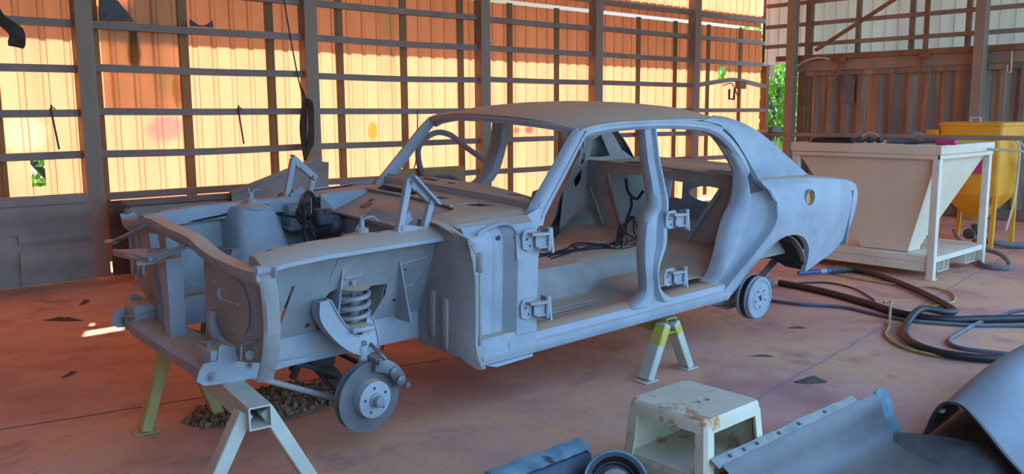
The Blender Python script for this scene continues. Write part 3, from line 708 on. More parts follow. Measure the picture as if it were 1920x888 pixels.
mb = MB(); mb.lathe([(.034, 0), (.034, .004)], (.61, .27, .9855), (-.34, 0, .94), 18); mb.lathe([(.016, 0), (.016, .004)], (.665, .30, 1.006), (-.34, 0, .94), 14); part(mb, 'dark_recess_opening', DARKM)

for s in SIDES:
    # ---- apron
    outl = [(-.47, .955), (-.46, .60), (-.40, .595), (-.16, .60), (-.175, .66), (-.165, .72), (-.13, .775), (-.10, .788), (.175, .775), (.178, .72), (.15, .66), (.12, .60), (.41, .60), (.42, .96)]
    slit = [(-.305, .84), (-.292, .84), (-.335, .64), (-.352, .635)]
    hs = [slit, circ((-.20, .635), .013, 8), circ((.26, .83), .008, 8), circ((.265, .74), .010, 8), circ((.235, .68), .009, 8)]
    ya = lambda z: .51+(z-.60)/.36*.13
    mb = MB(); mb.panel(outl, hs, lambda u, v: (u, s*ya(v), v), .006)
    for (x0, z0, x1, z1) in ((.22, .86, .37, .88), (.24, .73, .33, .745), (.33, .745, .355, .82), (-.06, .835, .03, .84)):
        mb.bar((x0, s*(ya(z0)+.006), z0), (x1, s*(ya(z1)+.006), z1), .012, .016)
    mb.sweep([(-.115, s*(ya(.79)+.004), .79), (-.13, s*(ya(.86)+.004), .86), (-.10, s*(ya(.95)+.004), .95)], [(-.004, -.004), (.004, -.004), (.004, .004), (-.004, .004)])
    part(mb, 'inner_fender', APRON)
    # wheel pocket behind the spring
    mb = MB(); mb.loft([[(-.17, s*.53, .60), (-.17, s*.54, .70), (-.11, s*.57, .785), (.17, s*.575, .775), (.17, s*.54, .68), (.13, s*.52, .60)], [(-.14, s*.42, .58), (-.14, s*.42, .72), (-.10, s*.43, .80), (.15, s*.43, .79), (.15, s*.42, .70), (.12, s*.42, .58)]], t=.005)
    mb.panel([(-.14, .58), (-.14, .72), (-.10, .80), (.15, .79), (.15, .70), (.12, .58)], [], lambda u, v: (u, s*.42, v), .005); part(mb, 'spring_pocket', BODYD)
    # ---- upper box rail
    sec = [(.575, .935), (.575, 1.005), (.583, 1.012), (.628, 1.012), (.708, .972), (.708, .955), (.70, .952), (.64, .955)]
    rows = [[(x, y*s, z+interp([(-.49, -.028), (-.40, -.012), (-.2, 0), (.42, .008)], x)) for y, z in sec] for x in (-.475, -.44, -.36, -.2, 0, .2, .42)]
    o = part(MB().loft(rows, ring=True, caps=True), 'fender_rail')
    for x in (-.40, -.30, -.14, .12, .24): mb = MB(); mb.box((x-.012, min(.592*s, .606*s), 1.0), (x+.012, max(.592*s, .606*s), 1.0125+interp([(-.49, -.028), (-.40, -.012), (-.2, 0), (.42, .008)], x)), 0); mb.build('rail_slot', DARKM, o)
    # ---- chassis rail
    mb = MB(); mb.box((-.62, min(.36*s, .505*s), .458), (.55, max(.36*s, .505*s), .598), .012, 2)
    mb.bar((.5, .40*s, .50), (.85, .40*s, .393), .09, .06); mb.bar((.83, .40*s, .393), (1.9, .40*s, .393), .09, .06)
    part(mb, 'chassis_rail')
    # ---- horn plate with bolts
    pl = [(-.685, .49), (-.672, .53), (-.655, .555), (-.595, .56), (-.588, .615), (-.575, .622), (-.55, .612), (-.525, .592), (-.515, .565), (-.485, .56), (-.44, .525), (-.38, .50), (-.20, .49), (-.20, .476), (-.50, .450), (-.60, .460), (-.655, .466)]
    o = part(MB().panel(pl, [circ((-.625, .497), .02, 12)], lambda u, v: (u, s*.517, v), .007), 'bumper_mount_plate')
    for x, z in ((-.625, .497), (-.455, .517)): mb = MB(); mb.lathe([(.014, 0), (.014, .012), (.008, .012), (.008, .02)], (x, s*.517, z), (0, s, 0), 10); mb.lathe([(.022, 0), (.022, .003)], (x, s*.517, z), (0, s, 0), 14); mb.build('bolt', BARE, o)
    # ---- spring tower (engine-bay side)
    base = [(-.12, .62), (-.10, .36), (.0, .32), (.16, .32), (.26, .36), (.28, .62)]; topp = [(-.06, .62), (-.035, .50), (.02, .46), (.13, .46), (.18, .50), (.20, .62)]
    rows = []
    for t in (0, .3, .6, .85, .95, 1):
        e = 1 if t < .9 else (.96 if t < 1 else .80)
        rows.append([(lerp(a[0], lerp(.07, b_[0], e), t), s*lerp(a[1], lerp(.55, b_[1], e), t), lerp(.58, .985, t)+(.012 if t == 1 else 0)) for a, b_ in zip(base, topp)])
    rr = []
    for r in rows: rr.append(cr(r, 3))
    mb = MB(); mb.loft(rr, t=.006)
    mb.lathe([(.085, 0), (.085, .012), (.05, .02), (.03, .03), (.03, .045), (.012, .05), (.012, .08)], (.07, s*.54, .985), (0, 0, 1), 18)
    o = part(mb, 'spring_tower', BODY, ang=55)
    mb = MB(); mb.tube([(.05, .53*s, 1.03), (.08, .54*s, 1.07), (.12, .55*s, 1.08), (.14, .56*s, 1.06)], .005, 6, 3); mb.tube([(.07, .54*s, 1.03), (.06, .55*s, 1.09)], .006, 6); mb.build('top_mount_wire', BARE, o)
    # ---- splash panel at the back of the wheel well, with its outer flange
    pf = [(.405, .50), (.405, .62), (.398, .74), (.408, .82), (.434, .872), (.440, .884), (.452, .882)]
    rows = []
    for z, sh, cut in ((.40, .05, 1), (.44, .02, 0), (.51, 0, 0), (.66, -.002, 0), (.80, -.008, 0), (.90, -.03, 0), (.955, -.05, 0), (.985, -.06, 0)):
        row = []
        for i, (x, y) in enumerate(pf):
            zz = z
            if z == .40: zz = lerp(.52, .385, min(1, i/4))
            if z == .985: zz = lerp(1.035, .975, max(0, i-1)/5) if i > 1 else 1.035
            row.append((x+sh*(i/6 if sh > 0 else max(0, i-2)/4), y*s, zz))
        rows.append(row)
    mb = MB(); mb.loft(rows, t=.006)
    for x0, y0, z0, z1 in ((.398, .60, .50, .72), (.395, .70, .46, .70)): mb.box((x0-.012, min(y0*s, (y0+.05)*s), z0), (x0, max(y0*s, (y0+.05)*s), z1), .004)
    mb.loft([[(.37, .60*s, 1.045), (.37, .70*s, 1.040), (.385, .80*s, 1.005), (.42, .87*s, .965), (.455, .885*s, .90)], [(.40, .60*s, 1.05), (.41, .70*s, 1.045), (.425, .79*s, 1.01), (.455, .86*s, .965), (.475, .88*s, .90)]], t=.005)
    mb.bar((.46, s*.882, .93), (.46, s*.882, .84), .01, .03); mb.bar((.465, s*.884, .84), (.47, s*.884, .50), .008, .018)
    part(mb, 'splash_panel', BODYD, ang=50)
    # ---- cowl side with groove, hinge post and lower box
    sec = [(.455, .80), (.50, .805), (.60, .808), (.606, .803), (.612, .808), (.655, .810), (.668, .806), (.705, .868), (.72, .873), (.82, .873), (.838, .866), (.842, .80), (.875, .775), (.875, .70)]
    rows = []
    for z in (.50, .53, .6, .7, .8, .9, .95, 1.0, 1.022):
        k = max(0, (z-.93)/.092); row = []
        for x, y in sec:
            gx = x
            y2 = y-.05*k*k
            if .66 < x < .71: gx = x-(0 if x > .7 else .0)
            row.append((gx, y2*s, z))
        rows.append(row)
    mb = MB(); mb.loft(rows, t=.006)
    mb.mesh([(.44, .72*s, 1.03), (.46, .76*s, 1.005), (.66, .76*s, 1.02), (.69, .82*s, 1.012), (.83, .823*s, 1.022), (.86, .76*s, 1.045), (.95, .73*s, 1.06), (1.02, .715*s, 1.06), (1.0, .72*s, 1.0), (.92, .765*s, .965), (.86, .79*s, .955), (.845, .82*s, .96), (.72, .72*s, 1.04)],
            [(0, 1, 2, 12), (12, 2, 3), (12, 3, 4, 5), (5, 4, 11, 10, 9, 6), (6, 9, 8, 7)], .006)
    mb.panel([(.695, .865), (.695, .975), (.715, .995), (.80, .995), (.835, .96), (.835, .865)], [], lambda u, v: (u, s*(.874-.05*max(0, (v-.93)/.09)**2), v), .003)
    mb.tube([(.50, .815*s, .995), (.57, .80*s, 1.012), (.655, .80*s, 1.026), (.70, .82*s, 1.018), (.71, .86*s, .98)], .007, 6, 4)
    part(mb, 'hinge_post', ang=40)
    mb = MB(); mb.lathe([(.012, 0), (.012, .002)], (.635, s*.809, .965), (0, s, 0), 12); part(mb, 'panel_hole', DARKM)
    mb = MB(); mb.box((.47, min(.70*s, .865*s), .385), (.845, max(.70*s, .865*s), .515), .008); mb.box((.66, min(.86*s, .87*s), .425), (.80, max(.86*s, .87*s), .475), .004); mb.prism([(.50, s*.83, .39), (.84, s*.83, .39), (.835, s*.845, .365), (.60, s*.845, .36)], (0, .006*s, 0))
    part(mb, 'lower_post_box')
    # ---- bonnet hinge
    dx, dz = (0, 0) if s < 0 else (.105, -.02)
    q = lambda x, y, z: (x+dx, s*y, z+dz)
    mb = MB(); mb.bar(q(.205, .625, 1.01), q(.262, .625, 1.245), .03, .032, (1, 0, 0)); mb.bar(q(.255, .625, 1.25), q(.395, .62, 1.125), .03, .036); mb.bar(q(.385, .625, 1.135), q(.345, .625, 1.01), .028, .03, (1, 0, 0)); mb.bar(q(.20, .625, 1.03), q(.30, .625, 1.01), .028, .04); mb.bar(q(.30, .62, 1.01), q(.35, .62, 1.01), .03, .03)
    mb.bar(q(.265, .645, 1.262), q(.41, .645, 1.122), .05, .012); mb.prism([q(.252, .61, 1.23), q(.262, .61, 1.262), q(.30, .61, 1.235), q(.285, .61, 1.19)], (0, .03*s, 0))
    o = part(mb, 'bonnet_hinge')
    mb = MB(); mb.bar(q(.23, .60, 1.03), q(.30, .585, 1.075), .012, .05); mb.build('hinge_link', BARE, o)
    for hx, hz in ((.375, 1.135), (.222, 1.03)): mb = MB(); mb.lathe([(.012, 0), (.012, .055)], q(hx, .59, hz), (0, s, 0), 10); mb.build('hinge_pin', BARE, o)
    if s > 0:
        mb = MB(); mb.box((.27, .50, .86), (.36, .60, .985), .01); mb.box((.26, .48, .845), (.38, .61, .865), .004); part(mb, 'hinge_bracket')

# ---------------- radiator support
TE = [(-.755, .975), (-.735, .945), (-.60, .938), (-.47, .938), (-.35, .942), (-.23, .958), (-.10, .985), (.13, .992), (.34, 1.006), (.48, .985), (.60, .958), (.71, .950), (.75, .978)]
P = cr([(-.50, y, z) for y, z in TE], 4)
mb = MB(); mb.sweep(P, [(-.035, .008), (-.03, -.012), (.025, -.012), (.035, -.03), (.042, -.03), (.042, .0), (.03, .010)])
mb.loft([[p+Vector((-.034, 0, .0)) for p in P], [p+Vector((-.03, 0, -.032)) for p in P], [p+Vector((-.012, 0, -.05)) for p in P]], t=.005)
part(mb, 'radiator_top_bar', ang=45)
def rsx(u, v): return -.505+.035*max(0, (abs(u)-.55)/.2)**2
near = [(-.215, .95), (-.34, .93), (-.735, .935), (-.76, .90), (-.765, .75), (-.745, .64), (-.70, .575), (-.50, .535), (-.28, .50), (-.185, .49), (-.20, .62), (-.215, .80)]
mb = MB(); mb.panel(near, [circ((-.33, .84), .012, 8)], lambda u, v: (rsx(u, v), u, v), .006, 8, 6)
# dished lamp bucket, pressed ridges, tabs
mb.lathe([(.115, -.001), (.10, .004), (.06, .006)], (-.512, -.53, .77), (1, 0, 0), 24, caps=False)
mb.tube([(-.515, -.30, .70), (-.53, -.31, .66), (-.525, -.36, .60), (-.52, -.45, .565)], .022, 8, 4); mb.tube([(-.51, -.60, .58), (-.52, -.65, .60)], .02, 8)
C_ = cr([(0, -.730, .94), (0, -.756, .85), (0, -.764, .75), (0, -.752, .66), (0, -.725, .58), (0, -.685, .50)], 4)
mb.loft([[(-.500, p.y+.012, p.z), (-.516, p.y, p.z), (-.519, p.y-.010, p.z), (-.508, p.y-.022, p.z), (-.455, p.y-.024, p.z)] for p in C_], t=.005)
part(mb, 'lamp_panel', BODYD, ang=45)
mb = MB(); mb.tube([(-.52, -.44, .83), (-.55, -.45, .83), (-.555, -.47, .80), (-.545, -.50, .795), (-.54, -.60, .80)], .006, 6, 3); part(mb, 'lamp_wire_hook', BARE)
mb = MB(); mb.bar((-.51, -.36, .585), (-.60, -.42, .60), .035, .025); mb.bar((-.60, -.385, .595), (-.60, -.45, .60), .02, .03); part(mb, 'lamp_tab', BARE)
mb = MB(); mb.bar((-.50, -.68, .665), (-.545, -.62, .64), .03, .006); mb.tube([(-.545, -.63, .64), (-.55, -.63, .58)], .005, 6); part(mb, 'lamp_tab', BARE)
far = [(.215, .96), (.34, .985), (.48, .965), (.60, .945), (.735, .94), (.735, .80), (.715, .64), (.50, .60), (.475, .53), (.34, .515), (.20, .50), (.215, .70)]
fh = [[(.60, .72), (.63, .72), (.63, .86), (.60, .86)], [(.50, .70), (.545, .70), (.545, .84), (.50, .84)], [(.28, .83), (.40, .84), (.42, .93), (.30, .94)]]
mb = MB(); mb.panel(far, fh, lambda u, v: (rsx(u, v), u, v), .006, 8, 0)
for y in (.575, .665): mb.bar((-.515, y, .68), (-.515, y, .90), .02, .02, (1, 0, 0))
part(mb, 'lamp_panel', BODYD, ang=45)
mb = MB(); mb.bar((-.535, .235, .88), (-.515, .235, .50), .03, .07, (1, 0, 0)); part(mb, 'lamp_panel_edge', BODYD)
# centre latch post, catch plate and stays
rows = []
for x, z, a, b_ in ((-.575, .885, -.01, .175), (-.57, .84, 0, .175), (-.56, .72, .02, .165), (-.56, .66, .02, .155), (-.56, .52, .02, .155), (-.56, .43, .01, .17)):
    rows.append([(x-.02, a, z), (x-.025, (a+b_)/2-.012, z), (x+.0, (a+b_)/2, z), (x-.02, (a+b_)/2+.012, z), (x, b_, z), (x+.05, b_, z), (x+.05, a, z)])
part(MB().loft(rows, ring=True, caps=True), 'latch_post', BODY, ang=30)
mb = MB(); mb.panel([(-.70, .31), (-.52, .20), (-.52, .02), (-.66, -.02), (-.71, .10)], [circ((-.61, .16), .018, 10, .03)], lambda u, v: (u, v, .885+.012*sin(9*v)), .008)
mb.bar((-.66, -.02, .89), (-.71, .30, .88), .02, .03)
part(mb, 'latch_plate', BARE)
mb = MB(); mb.bar((-.52, -.10, .95), (-.66, -.02, .885), .03, .008); mb.bar((-.52, -.065, .95), (-.66, .02, .885), .012, .02); mb.prism([(-.66, -.05, .882), (-.72, -.02, .875), (-.70, .05, .875), (-.65, .03, .882)], (0, 0, .006)); part(mb, 'latch_stay', BARE)
mb = MB(); mb.bar((-.52, .40, .975), (-.62, .60, .87), .03, .008); mb.bar((-.52, .43, .965), (-.62, .63, .86), .012, .02); mb.prism([(-.61, .56, .87), (-.66, .62, .865), (-.62, .70, .862), (-.59, .65, .868)], (0, 0, .006)); part(mb, 'latch_stay', BARE)
mb = MB(); mb.lathe([(.018, 0), (.022, .01), (.012, .02)], (-.50, .74, .985), (0, 0, 1), 10); part(mb, 'corner_bolt', RUSTB)
# lower front crossmember with bowed lip and far horn
mb = MB(); rows = []
for y in [-.44+.88*k/14 for k in range(15)]:
    b_ = .0; dz = -.02*(1-(y/.45)**2)
    rows.append([(-.62-b_, y, .445), (-.63-b_, y, .50+dz*.3), (-.61-b_, y, .535+dz), (-.50, y, .545+dz), (-.47, y, .53), (-.47, y, .445)])
mb.loft(rows, ring=True, caps=True); part(mb, 'front_crossmember')
mb = MB(); mb.loft([[(-.62, .36, .55), (-.56, .36, .565), (-.46, .36, .565)], [(-.64, .45, .53), (-.57, .45, .555), (-.46, .45, .555)], [(-.63, .475, .46), (-.57, .475, .45), (-.46, .475, .45)]], t=.01); mb.panel([(-.64, .53), (-.62, .46), (-.45, .45), (-.42, .55)], [], lambda u, v: (u, .47, v), .008); part(mb, 'bumper_mount', BODYD)
# battery tray
mb = MB(); mb.box((-.40, .40, .60), (-.22, .58, .612), .003); mb.box((-.40, .40, .612), (-.39, .58, .635), .002); mb.box((-.40, .40, .612), (-.22, .41, .63), .002); mb.bar((-.23, .42, .60), (-.26, .53, .46), .03, .012); mb.bar((-.39, .42, .60), (-.39, .53, .46), .03, .012); mb.box((-.36, .44, .612), (-.31, .5, .65), .006); part(mb, 'battery_tray', BODYD)
# engine-bay clutter: master cylinder, booster can, hoses, loom
mb = MB(); mb.lathe([(.0, 0), (.05, .01), (.055, .03), (.055, .07), (.045, .09), (.035, .095), (.035, .20), (.02, .21), (0, .212)], (.49, .34, .88), (-1, 0, .05), 20); part(mb, 'brake_booster', DARKM)
mb = MB(); mb.box((.30, .24, .90), (.40, .34, .965), .012); mb.lathe([(.03, 0), (.03, .02), (.02, .025)], (.33, .29, .965), (0, 0, 1), 12); mb.lathe([(.025, 0), (.025, .02)], (.375, .29, .965), (0, 0, 1), 12); part(mb, 'master_cylinder', DARKM)
mb = MB()
for k in range(6):
    a = random.uniform(-.04, .04)
    mb.tube([(.36+a, .42, 1.0), (.30+a, .38+a, 1.03+a), (.26, .34+a, .97), (.28+a, .32, .84), (.30, .30+a, .70), (.34, .25, .60)], .011 if k % 2 else .007, 6, 4)
mb.tube([(.34, .47, .93), (.28, .42, .97), (.25, .36, .93), (.30, .33, .88), (.36, .38, .88), (.34, .46, .93)], .014, 8, 4)
part(mb, 'engine_bay_loom', RUBBER)
mb = MB(); mb.tube([(-.35, .585, .93), (-.1, .575, .95), (.08, .57, .98), (.16, .50, .955), (.27, .42, .93)], .007, 6, 4); part(mb, 'bay_cable', RUBBER)
mb = MB(); mb.tube([(.05, .20, .56), (.12, .18, .60), (.25, .16, .62)], .03, 8, 3); mb.box((.20, .12, .62), (.32, .22, .70), .012); mb.box((.26, .20, .70), (.30, .26, .80), .006); part(mb, 'steering_box', BARE)
part(MB().bar((-.05, -.40, .42), (-.05, .40, .42), .12, .07), 'engine_crossmember', DARKM)

# ---------------- front suspension and brakes
for s in SIDES:
    mb = MB(); path = []
    for k in range(0, 3*16+9):
        a = 2*pi*k/16; t = k/(3*16+8); path.append((-.015+.066*cos(a), s*.60+.066*sin(a), lerp(.638, .785, t)))
    mb.tube(path, .0115, 8); part(mb, 'coil_spring', BARE)
    mb = MB(); mb.lathe([(.02, 0), (.024, .01), (.024, .17), (.012, .18), (.012, .26)], (-.015, s*.60, .56), (0, 0, 1), 14); mb.lathe([(.07, 0), (.075, .008), (.05, .014)], (-.015, s*.60, .622), (0, 0, 1), 20); mb.lathe([(.07, 0), (.075, .008), (.05, .014)], (-.015, s*.60, .785), (0, 0, 1), 20); part(mb, 'shock_absorber', BODYD)
    # upper arm: dished A-shaped pressing with a folded rim
    oc = cr([(-.205, .76, 0), (-.205, .69, 0), (-.165, .62, 0), (-.105, .55, 0), (-.035, .505, 0), (.05, .505, 0), (.078, .545, 0), (.065, .63, 0), (.05, .66, 0)], 3)
    ic = cr([(.022, .655, 0), (.012, .61, 0), (-.02, .585, 0), (-.065, .625, 0), (-.105, .68, 0), (-.135, .735, 0), (-.15, .765, 0)], 3)
    mb = MB(); mb.panel([(p.x, p.y) for p in oc+ic], [circ((.0, .545), .016, 10), circ((.035, .535), .007, 8)], lambda u, v: (u, s*(.640+.02*max(0, min(1, (.62-v)/.1))), v), .006)
    for C_, k in ((oc, 1), (ic, -1)):
        mb.loft([[(p.x, s*(.648+.02*max(0, min(1, (.62-p.y)/.1))), p.y) for p in C_], [(p.x, s*.585, p.y) for p in C_]], t=.005)
    mb.bar((-.06, s*.655, .615), (.05, s*.655, .61), .03, .022); part(mb, 'upper_arm', BODY, ang=50)
    mb = MB(); mb.tube([(.0, s*.64, .53), (.0, s*.655, .47), (.0, s*.64, .40), (.0, s*.635, .32), (.0, s*.62, .25)], lambda k: .030-.006*sin(pi*k), 10, 3); mb.bar((0, s*.63, .32), (.13, s*.60, .33), .035, .03); part(mb, 'steering_knuckle', BODY)
    mb = MB(); mb.bar((.02, s*.22, .34), (0, s*.62, .245), .09, .03); mb.lathe([(.03, -.02), (.03, .02)], (0, s*.62, .245), (0, 0, 1), 12); part(mb, 'lower_arm', DARKM)
    mb = MB(); mb.tube([(-.60, s*.49, .52), (-.41, s*.50, .435), (-.05, s*.52, .262)], .013, 8); part(mb, 'strut_rod', BODYD)
    ax = Vector((0, s, 0)); ax = Vector((.05, s, -.01)).normalized(); hc = Vector((-.008, s*.70, .318))
    mb = MB(); mb.lathe([(.06, -.012), (.158, -.012), (.158, 0), (.10, .0), (.06, 0)], hc-ax*.018, ax, 40); mb.lathe([(.06, 0), (.158, 0), (.158, .012), (.09, .012), (.088, .014), (.07, .014)], hc, ax, 40); mb.lathe([(.152, -.02), (.152, .002)], hc, ax, 40)
    disc = part(mb, 'brake_disc', DISCM)
    mb = MB(); mb.lathe([(.085, .01), (.082, .05), (.074, .054), (.0, .055)], hc, ax, 32); hub = mb.build('wheel_hub', BODY, disc)
    mb = MB(); mb.lathe([(.034, .05), (.032, .062), (.024, .064), (.024, .09), (.020, .095), (0, .096)], hc, ax, 20); mb.build('grease_cap', BARE, disc)
    u = ax.orthogonal().normalized(); v = ax.cross(u)
    for k in range(5):
        a = 2*pi*k/5+.3; c = hc+(u*cos(a)+v*sin(a))*.056
        m3 = MB(); m3.lathe([(.0065, .05), (.0065, .056), (0, .056)], c, ax, 10); m3.build('stud_hole', DARKM, disc)
    # caliper on the rear upper edge
    mb = MB(); rows = []
    for k in range(9):
        a = radians(18+k*8.5); e = (.75+.25*sin(pi*k/8)); rows.append([hc+Vector((cos(a)*rr, 0, sin(a)*rr))+ax*h for rr, h in ((.118, .02), (.120, .048*e), (.150, .055*e), (.178, .04), (.182, -.05), (.15, -.07*e), (.118, -.05))])
    mb.loft(rows, ring=True, caps=True)
    for a in (24, 48): mb.lathe([(.024, .03), (.024, .06), (.018, .065), (0, .066)], hc+Vector((cos(radians(a))*.142, 0, sin(radians(a))*.142)), ax, 14)
    for a in (12, 82): mb.lathe([(.013, .0), (.013, .065), (0, .066)], hc+Vector((cos(radians(a))*.165, 0, sin(radians(a))*.165)), ax, 10)
    mb.tube([hc+Vector((.06, s*.05, .17)), hc+Vector((.04, s*.02, .20)), hc+Vector((.05, -s*.06, .22)), hc+Vector((.12, -s*.14, .20))], .008, 6, 4)
    part(mb, 'brake_caliper', DISCM, disc)
mb = MB(); mb.tube([(-.22, -.44, .44), (-.14, -.42, .41), (.0, -.40, .33), (.04, -.35, .30), (.06, 0, .33), (.04, .35, .30), (.0, .40, .33), (-.22, .44, .44)], .012, 8, 3); part(mb, 'sway_bar', DARKM)
mb = MB(); mb.bar((.12, -.56, .37), (.12, .56, .37), .02, .02); mb.lathe([(.02, -.02), (.02, .02)], (.13, -.55, .37), (0, 0, 1), 10); part(mb, 'tie_rod', DARKM)
for x, y in ((-.08, -.2), (-.03, -.1), (.02, .1), (.1, .2)): mb = MB(); mb.tube([(x, y, .46), (x+.02, y+.02, .36), (x-.01, y+.03, .27)], .02, 6, 3); part(mb, 'hanging_bracket', DARKM)
mb = MB(); mb.tube([(.30, -.30, .48), (.34, -.30, .43), (.33, -.3, .36)], .006, 6, 3); part(mb, 'hanging_wire', DARKM)

# ---------------- rear axle
mb = MB(); mb.tube([(2.965, -.70, .295), (2.965, .70, .295)], .038, 12); mb.lathe([(.03, -.16), (.10, -.12), (.145, 0), (.10, .12), (.03, .16)], (2.965, 0, .295), (0, 1, 0), 20); mb.lathe([(.12, -.02), (.13, .04), (.06, .10), (.03, .2)], (2.965, 0, .295), (-1, 0, 0), 16); part(mb, 'rear_axle', BODYD)
for s in SIDES:
    c = Vector((2.965, s*.70, .295)); ax = (0, s, 0)
    mb = MB(); mb.lathe([(.05, -.02), (.146, -.02), (.150, -.01), (.150, .0), (.143, .005), (.143, .045), (.139, .05), (.139, .068), (.132, .074), (.118, .074), (.112, .068), (.080, .068), (.074, .074), (.04, .074), (.036, .07), (.0, .07)], c, ax, 40); dr = part(mb, 'brake_drum', BODY)
    mb = MB(); mb.lathe([(.1465, .006), (.1465, .04)], c, ax, 40, caps=False); o = mb.build('drum_rim', RUBBER, dr)
    for k in range(5):
        a = 2*pi*k/5+.9; m3 = MB(); m3.lathe([(.008, .066), (.009, .0745), (0, .0745)], c+Vector((cos(a)*.057, 0, sin(a)*.057)), ax, 10); m3.build('stud_hole', DARKM, dr)
    m3 = MB(); m3.bar(c+Vector((-.02, s*.074, .012)), c+Vector((.02, s*.074, -.004)), .006, .008); m3.bar(c+Vector((0, s*.074, .02)), c+Vector((.004, s*.074, -.02)), .006, .008); m3.build('axle_slot', DARKM, dr)
    P = cr([(2.28, .53*s, .40), (2.6, .53*s, .29), (2.965, .53*s, .235), (3.3, .53*s, .31), (3.64, .53*s, .50)], 5)
    mb = MB(); mb.sweep(P, [(-.03, -.006), (.03, -.006), (.03, .006), (-.03, .006)]); mb.sweep(P[4:-5], [(-.03, -.016), (.03, -.016), (.03, -.007), (-.03, -.007)]); mb.bar((3.64, .53*s, .50), (3.62, .53*s, .60), .06, .03, (1, 0, 0)); mb.box((2.86, min(.47*s, .60*s), .195), (3.07, max(.47*s, .60*s), .21), .003)
    for x in (2.9, 3.03): mb.tube([(x, .5*s, .19), (x, .5*s, .33)], .008, 6); mb.tube([(x, .57*s, .19), (x, .57*s, .33)], .008, 6)
    part(mb, 'leaf_spring', BODYD)
    part(MB().tube([(2.72, .50*s, .22), (2.80, .50*s, .60)], .02, 8), 'rear_damper', DARKM)

# ---------------- near-side door hinges
def hinge(x, y, z, up):
    mb = MB(); pl = [(-.10, .03), (-.085, .055), (-.02, .058), (.0, .04), (.0, -.04), (-.06, -.045), (-.095, -.03)]
    mb.panel([(x+u, z+v) for u, v in pl], [circ((x-.07, z+.012), .007, 8), circ((x-.05, z-.022), .007, 8)], lambda u, v: (u, y, v), .008)
    mb.prism([(x-.07, y-.008, z+.045), (x+.04, y-.02, z+.04), (x+.045, y-.02, z+.028), (x-.07, y-.008, z+.033)], (0, -.03, 0))
    mb.bar((x-.03, y-.012, z+.0), (x+.06, y-.025, z+.0), .012, .06); mb.bar((x-.02, y-.012, z-.03), (x+.055, y-.025, z-.03), .03, .012)
    mb.lathe([(.010, -.045), (.010, .055), (.014, .056), (.014, .062), (0, .063)], (x+.04, y-.035, z), (0, 0, 1), 12)
    mb.prism([(x+.055, y-.03, z+.055), (x+.055, y-.045, z-.06), (x+.055, y+.03, z-.06), (x+.055, y+.03, z+.05)], (.012, 0, 0)); mb.bar((x+.045, y-.03, z-.02), (x+.075, y-.0, z-.02), .03, .03)
    for dz in (.025, -.03): mb.lathe([(.009, 0), (.009, .012), (0, .013)], (x+.068, y-.005, z+dz), (1, 0, 0), 8)
    return part(mb, 'door_hinge')
hinge(.815, -.884, .945, 1); hinge(.815, -.884, .615, 0)
hinge(1.935, -.838, .925, 1); hinge(1.915, -.862, .605, 0)
# ---------------- loose wiring on the tunnel
mb = MB()
for k in range(7):
    r_ = lambda a: random.uniform(-a, a)
    mb.tube([(1.75+r_(.15), -.02+r_(.1), .60), (1.95+r_(.1), .02+r_(.1), .60), (2.15+r_(.1), .05+r_(.12), .605+r_(.01)), (2.3+r_(.1), -.02+r_(.12), .60), (2.45+r_(.1), .0+r_(.1), .61), (2.6, .06+r_(.1), .66), (2.72, .14+r_(.04), .74)], .006, 6, 5)
mb.tube([(2.35, -.02, .61), (2.5, .02, .66), (2.62, .10, .74), (2.78, .20, .80), (2.84, .26, .84)], .011, 6, 4)
mb.tube([(2.4, .0, .64), (2.5, .06, .72), (2.44, -.05, .66), (2.38, -.1, .61)], .006, 6, 4)
part(mb, 'loose_wiring', RUBBER)
mb = MB(); mb.tube([(3.0, .45, .96), (3.02, .44, .86), (3.1, .42, .80), (3.15, .40, .86)], .012, 6, 4); part(mb, 'hanging_strap', RUBBER)

# ================================================================== TRESTLES
def trestle(name, label, loc, rz, L, top, wd, spread, mat, legmat, legs, tilt=.047):
    r = empty(name, label, 'trestle', loc, rz); t = .006
    # hollow square beam along local Y
    mb = MB(); o = wd/2; rows = []
    for y in (0, L):
        d = y*tilt; rows.append([(-o, y, top-wd+d), (o, y, top-wd+d), (o, y, top+d), (-o, y, top+d)])
    mb.loft(rows, ring=True)
    rows = [[(-o+t, y, top-wd+t+y*tilt), (o-t, y, top-wd+t+y*tilt), (o-t, y, top-t+y*tilt), (-o+t, y, top-t+y*tilt)] for y in (0, L)]
    mb.loft(rows, ring=True)
    for y in (0, L): mb.mesh([(a_, y, b_+y*tilt) for a_, b_ in ((-o, top-wd), (o, top-wd), (o, top), (-o, top), (-o+t, top-wd+t), (o-t, top-wd+t), (o-t, top-t), (-o+t, top-t))], [(0, 1, 5, 4), (1, 2, 6, 5), (2, 3, 7, 6), (3, 0, 4, 7)])
    mb.build('beam', mat, r, ang=30)
    for y, dx in legs:
        for sg in (-1, 1):
            m2 = MB(); m2.bar((sg*(o*.85), y, top-wd*.35), (sg*spread+dx, y-.0, .006), .055, .075, (0, 1, 0), .005); m2.build('leg', legmat, r)
            m3 = MB(); m3.box((sg*spread+dx-.055, y-.05, 0), (sg*spread+dx+.055, y+.05, .008), .003); m3.build('foot_plate', legmat, r)
    return r
trestle('steel_trestle', 'pale steel trestle with open square beam end under the front of the car', (-.575, -.85, 0), radians(-6), 1.22, .408, .090, .235, TRESTLE, TRESTLE, [(.075, 0)])
fr = bpy.data.objects['steel_trestle']
for sg, x in ((-1, -.17), (1, .18)):
    m2 = MB(); m2.bar((sg*.04, 1.14, .43), (x, 1.14, .006), .055, .075, (0, 1, 0), .005); m2.build('leg', TRESY, fr)
    m3 = MB(); m3.box((x-.055, 1.09, 0), (x+.055, 1.19, .008), .003); m3.build('foot_plate', TRESY, fr)
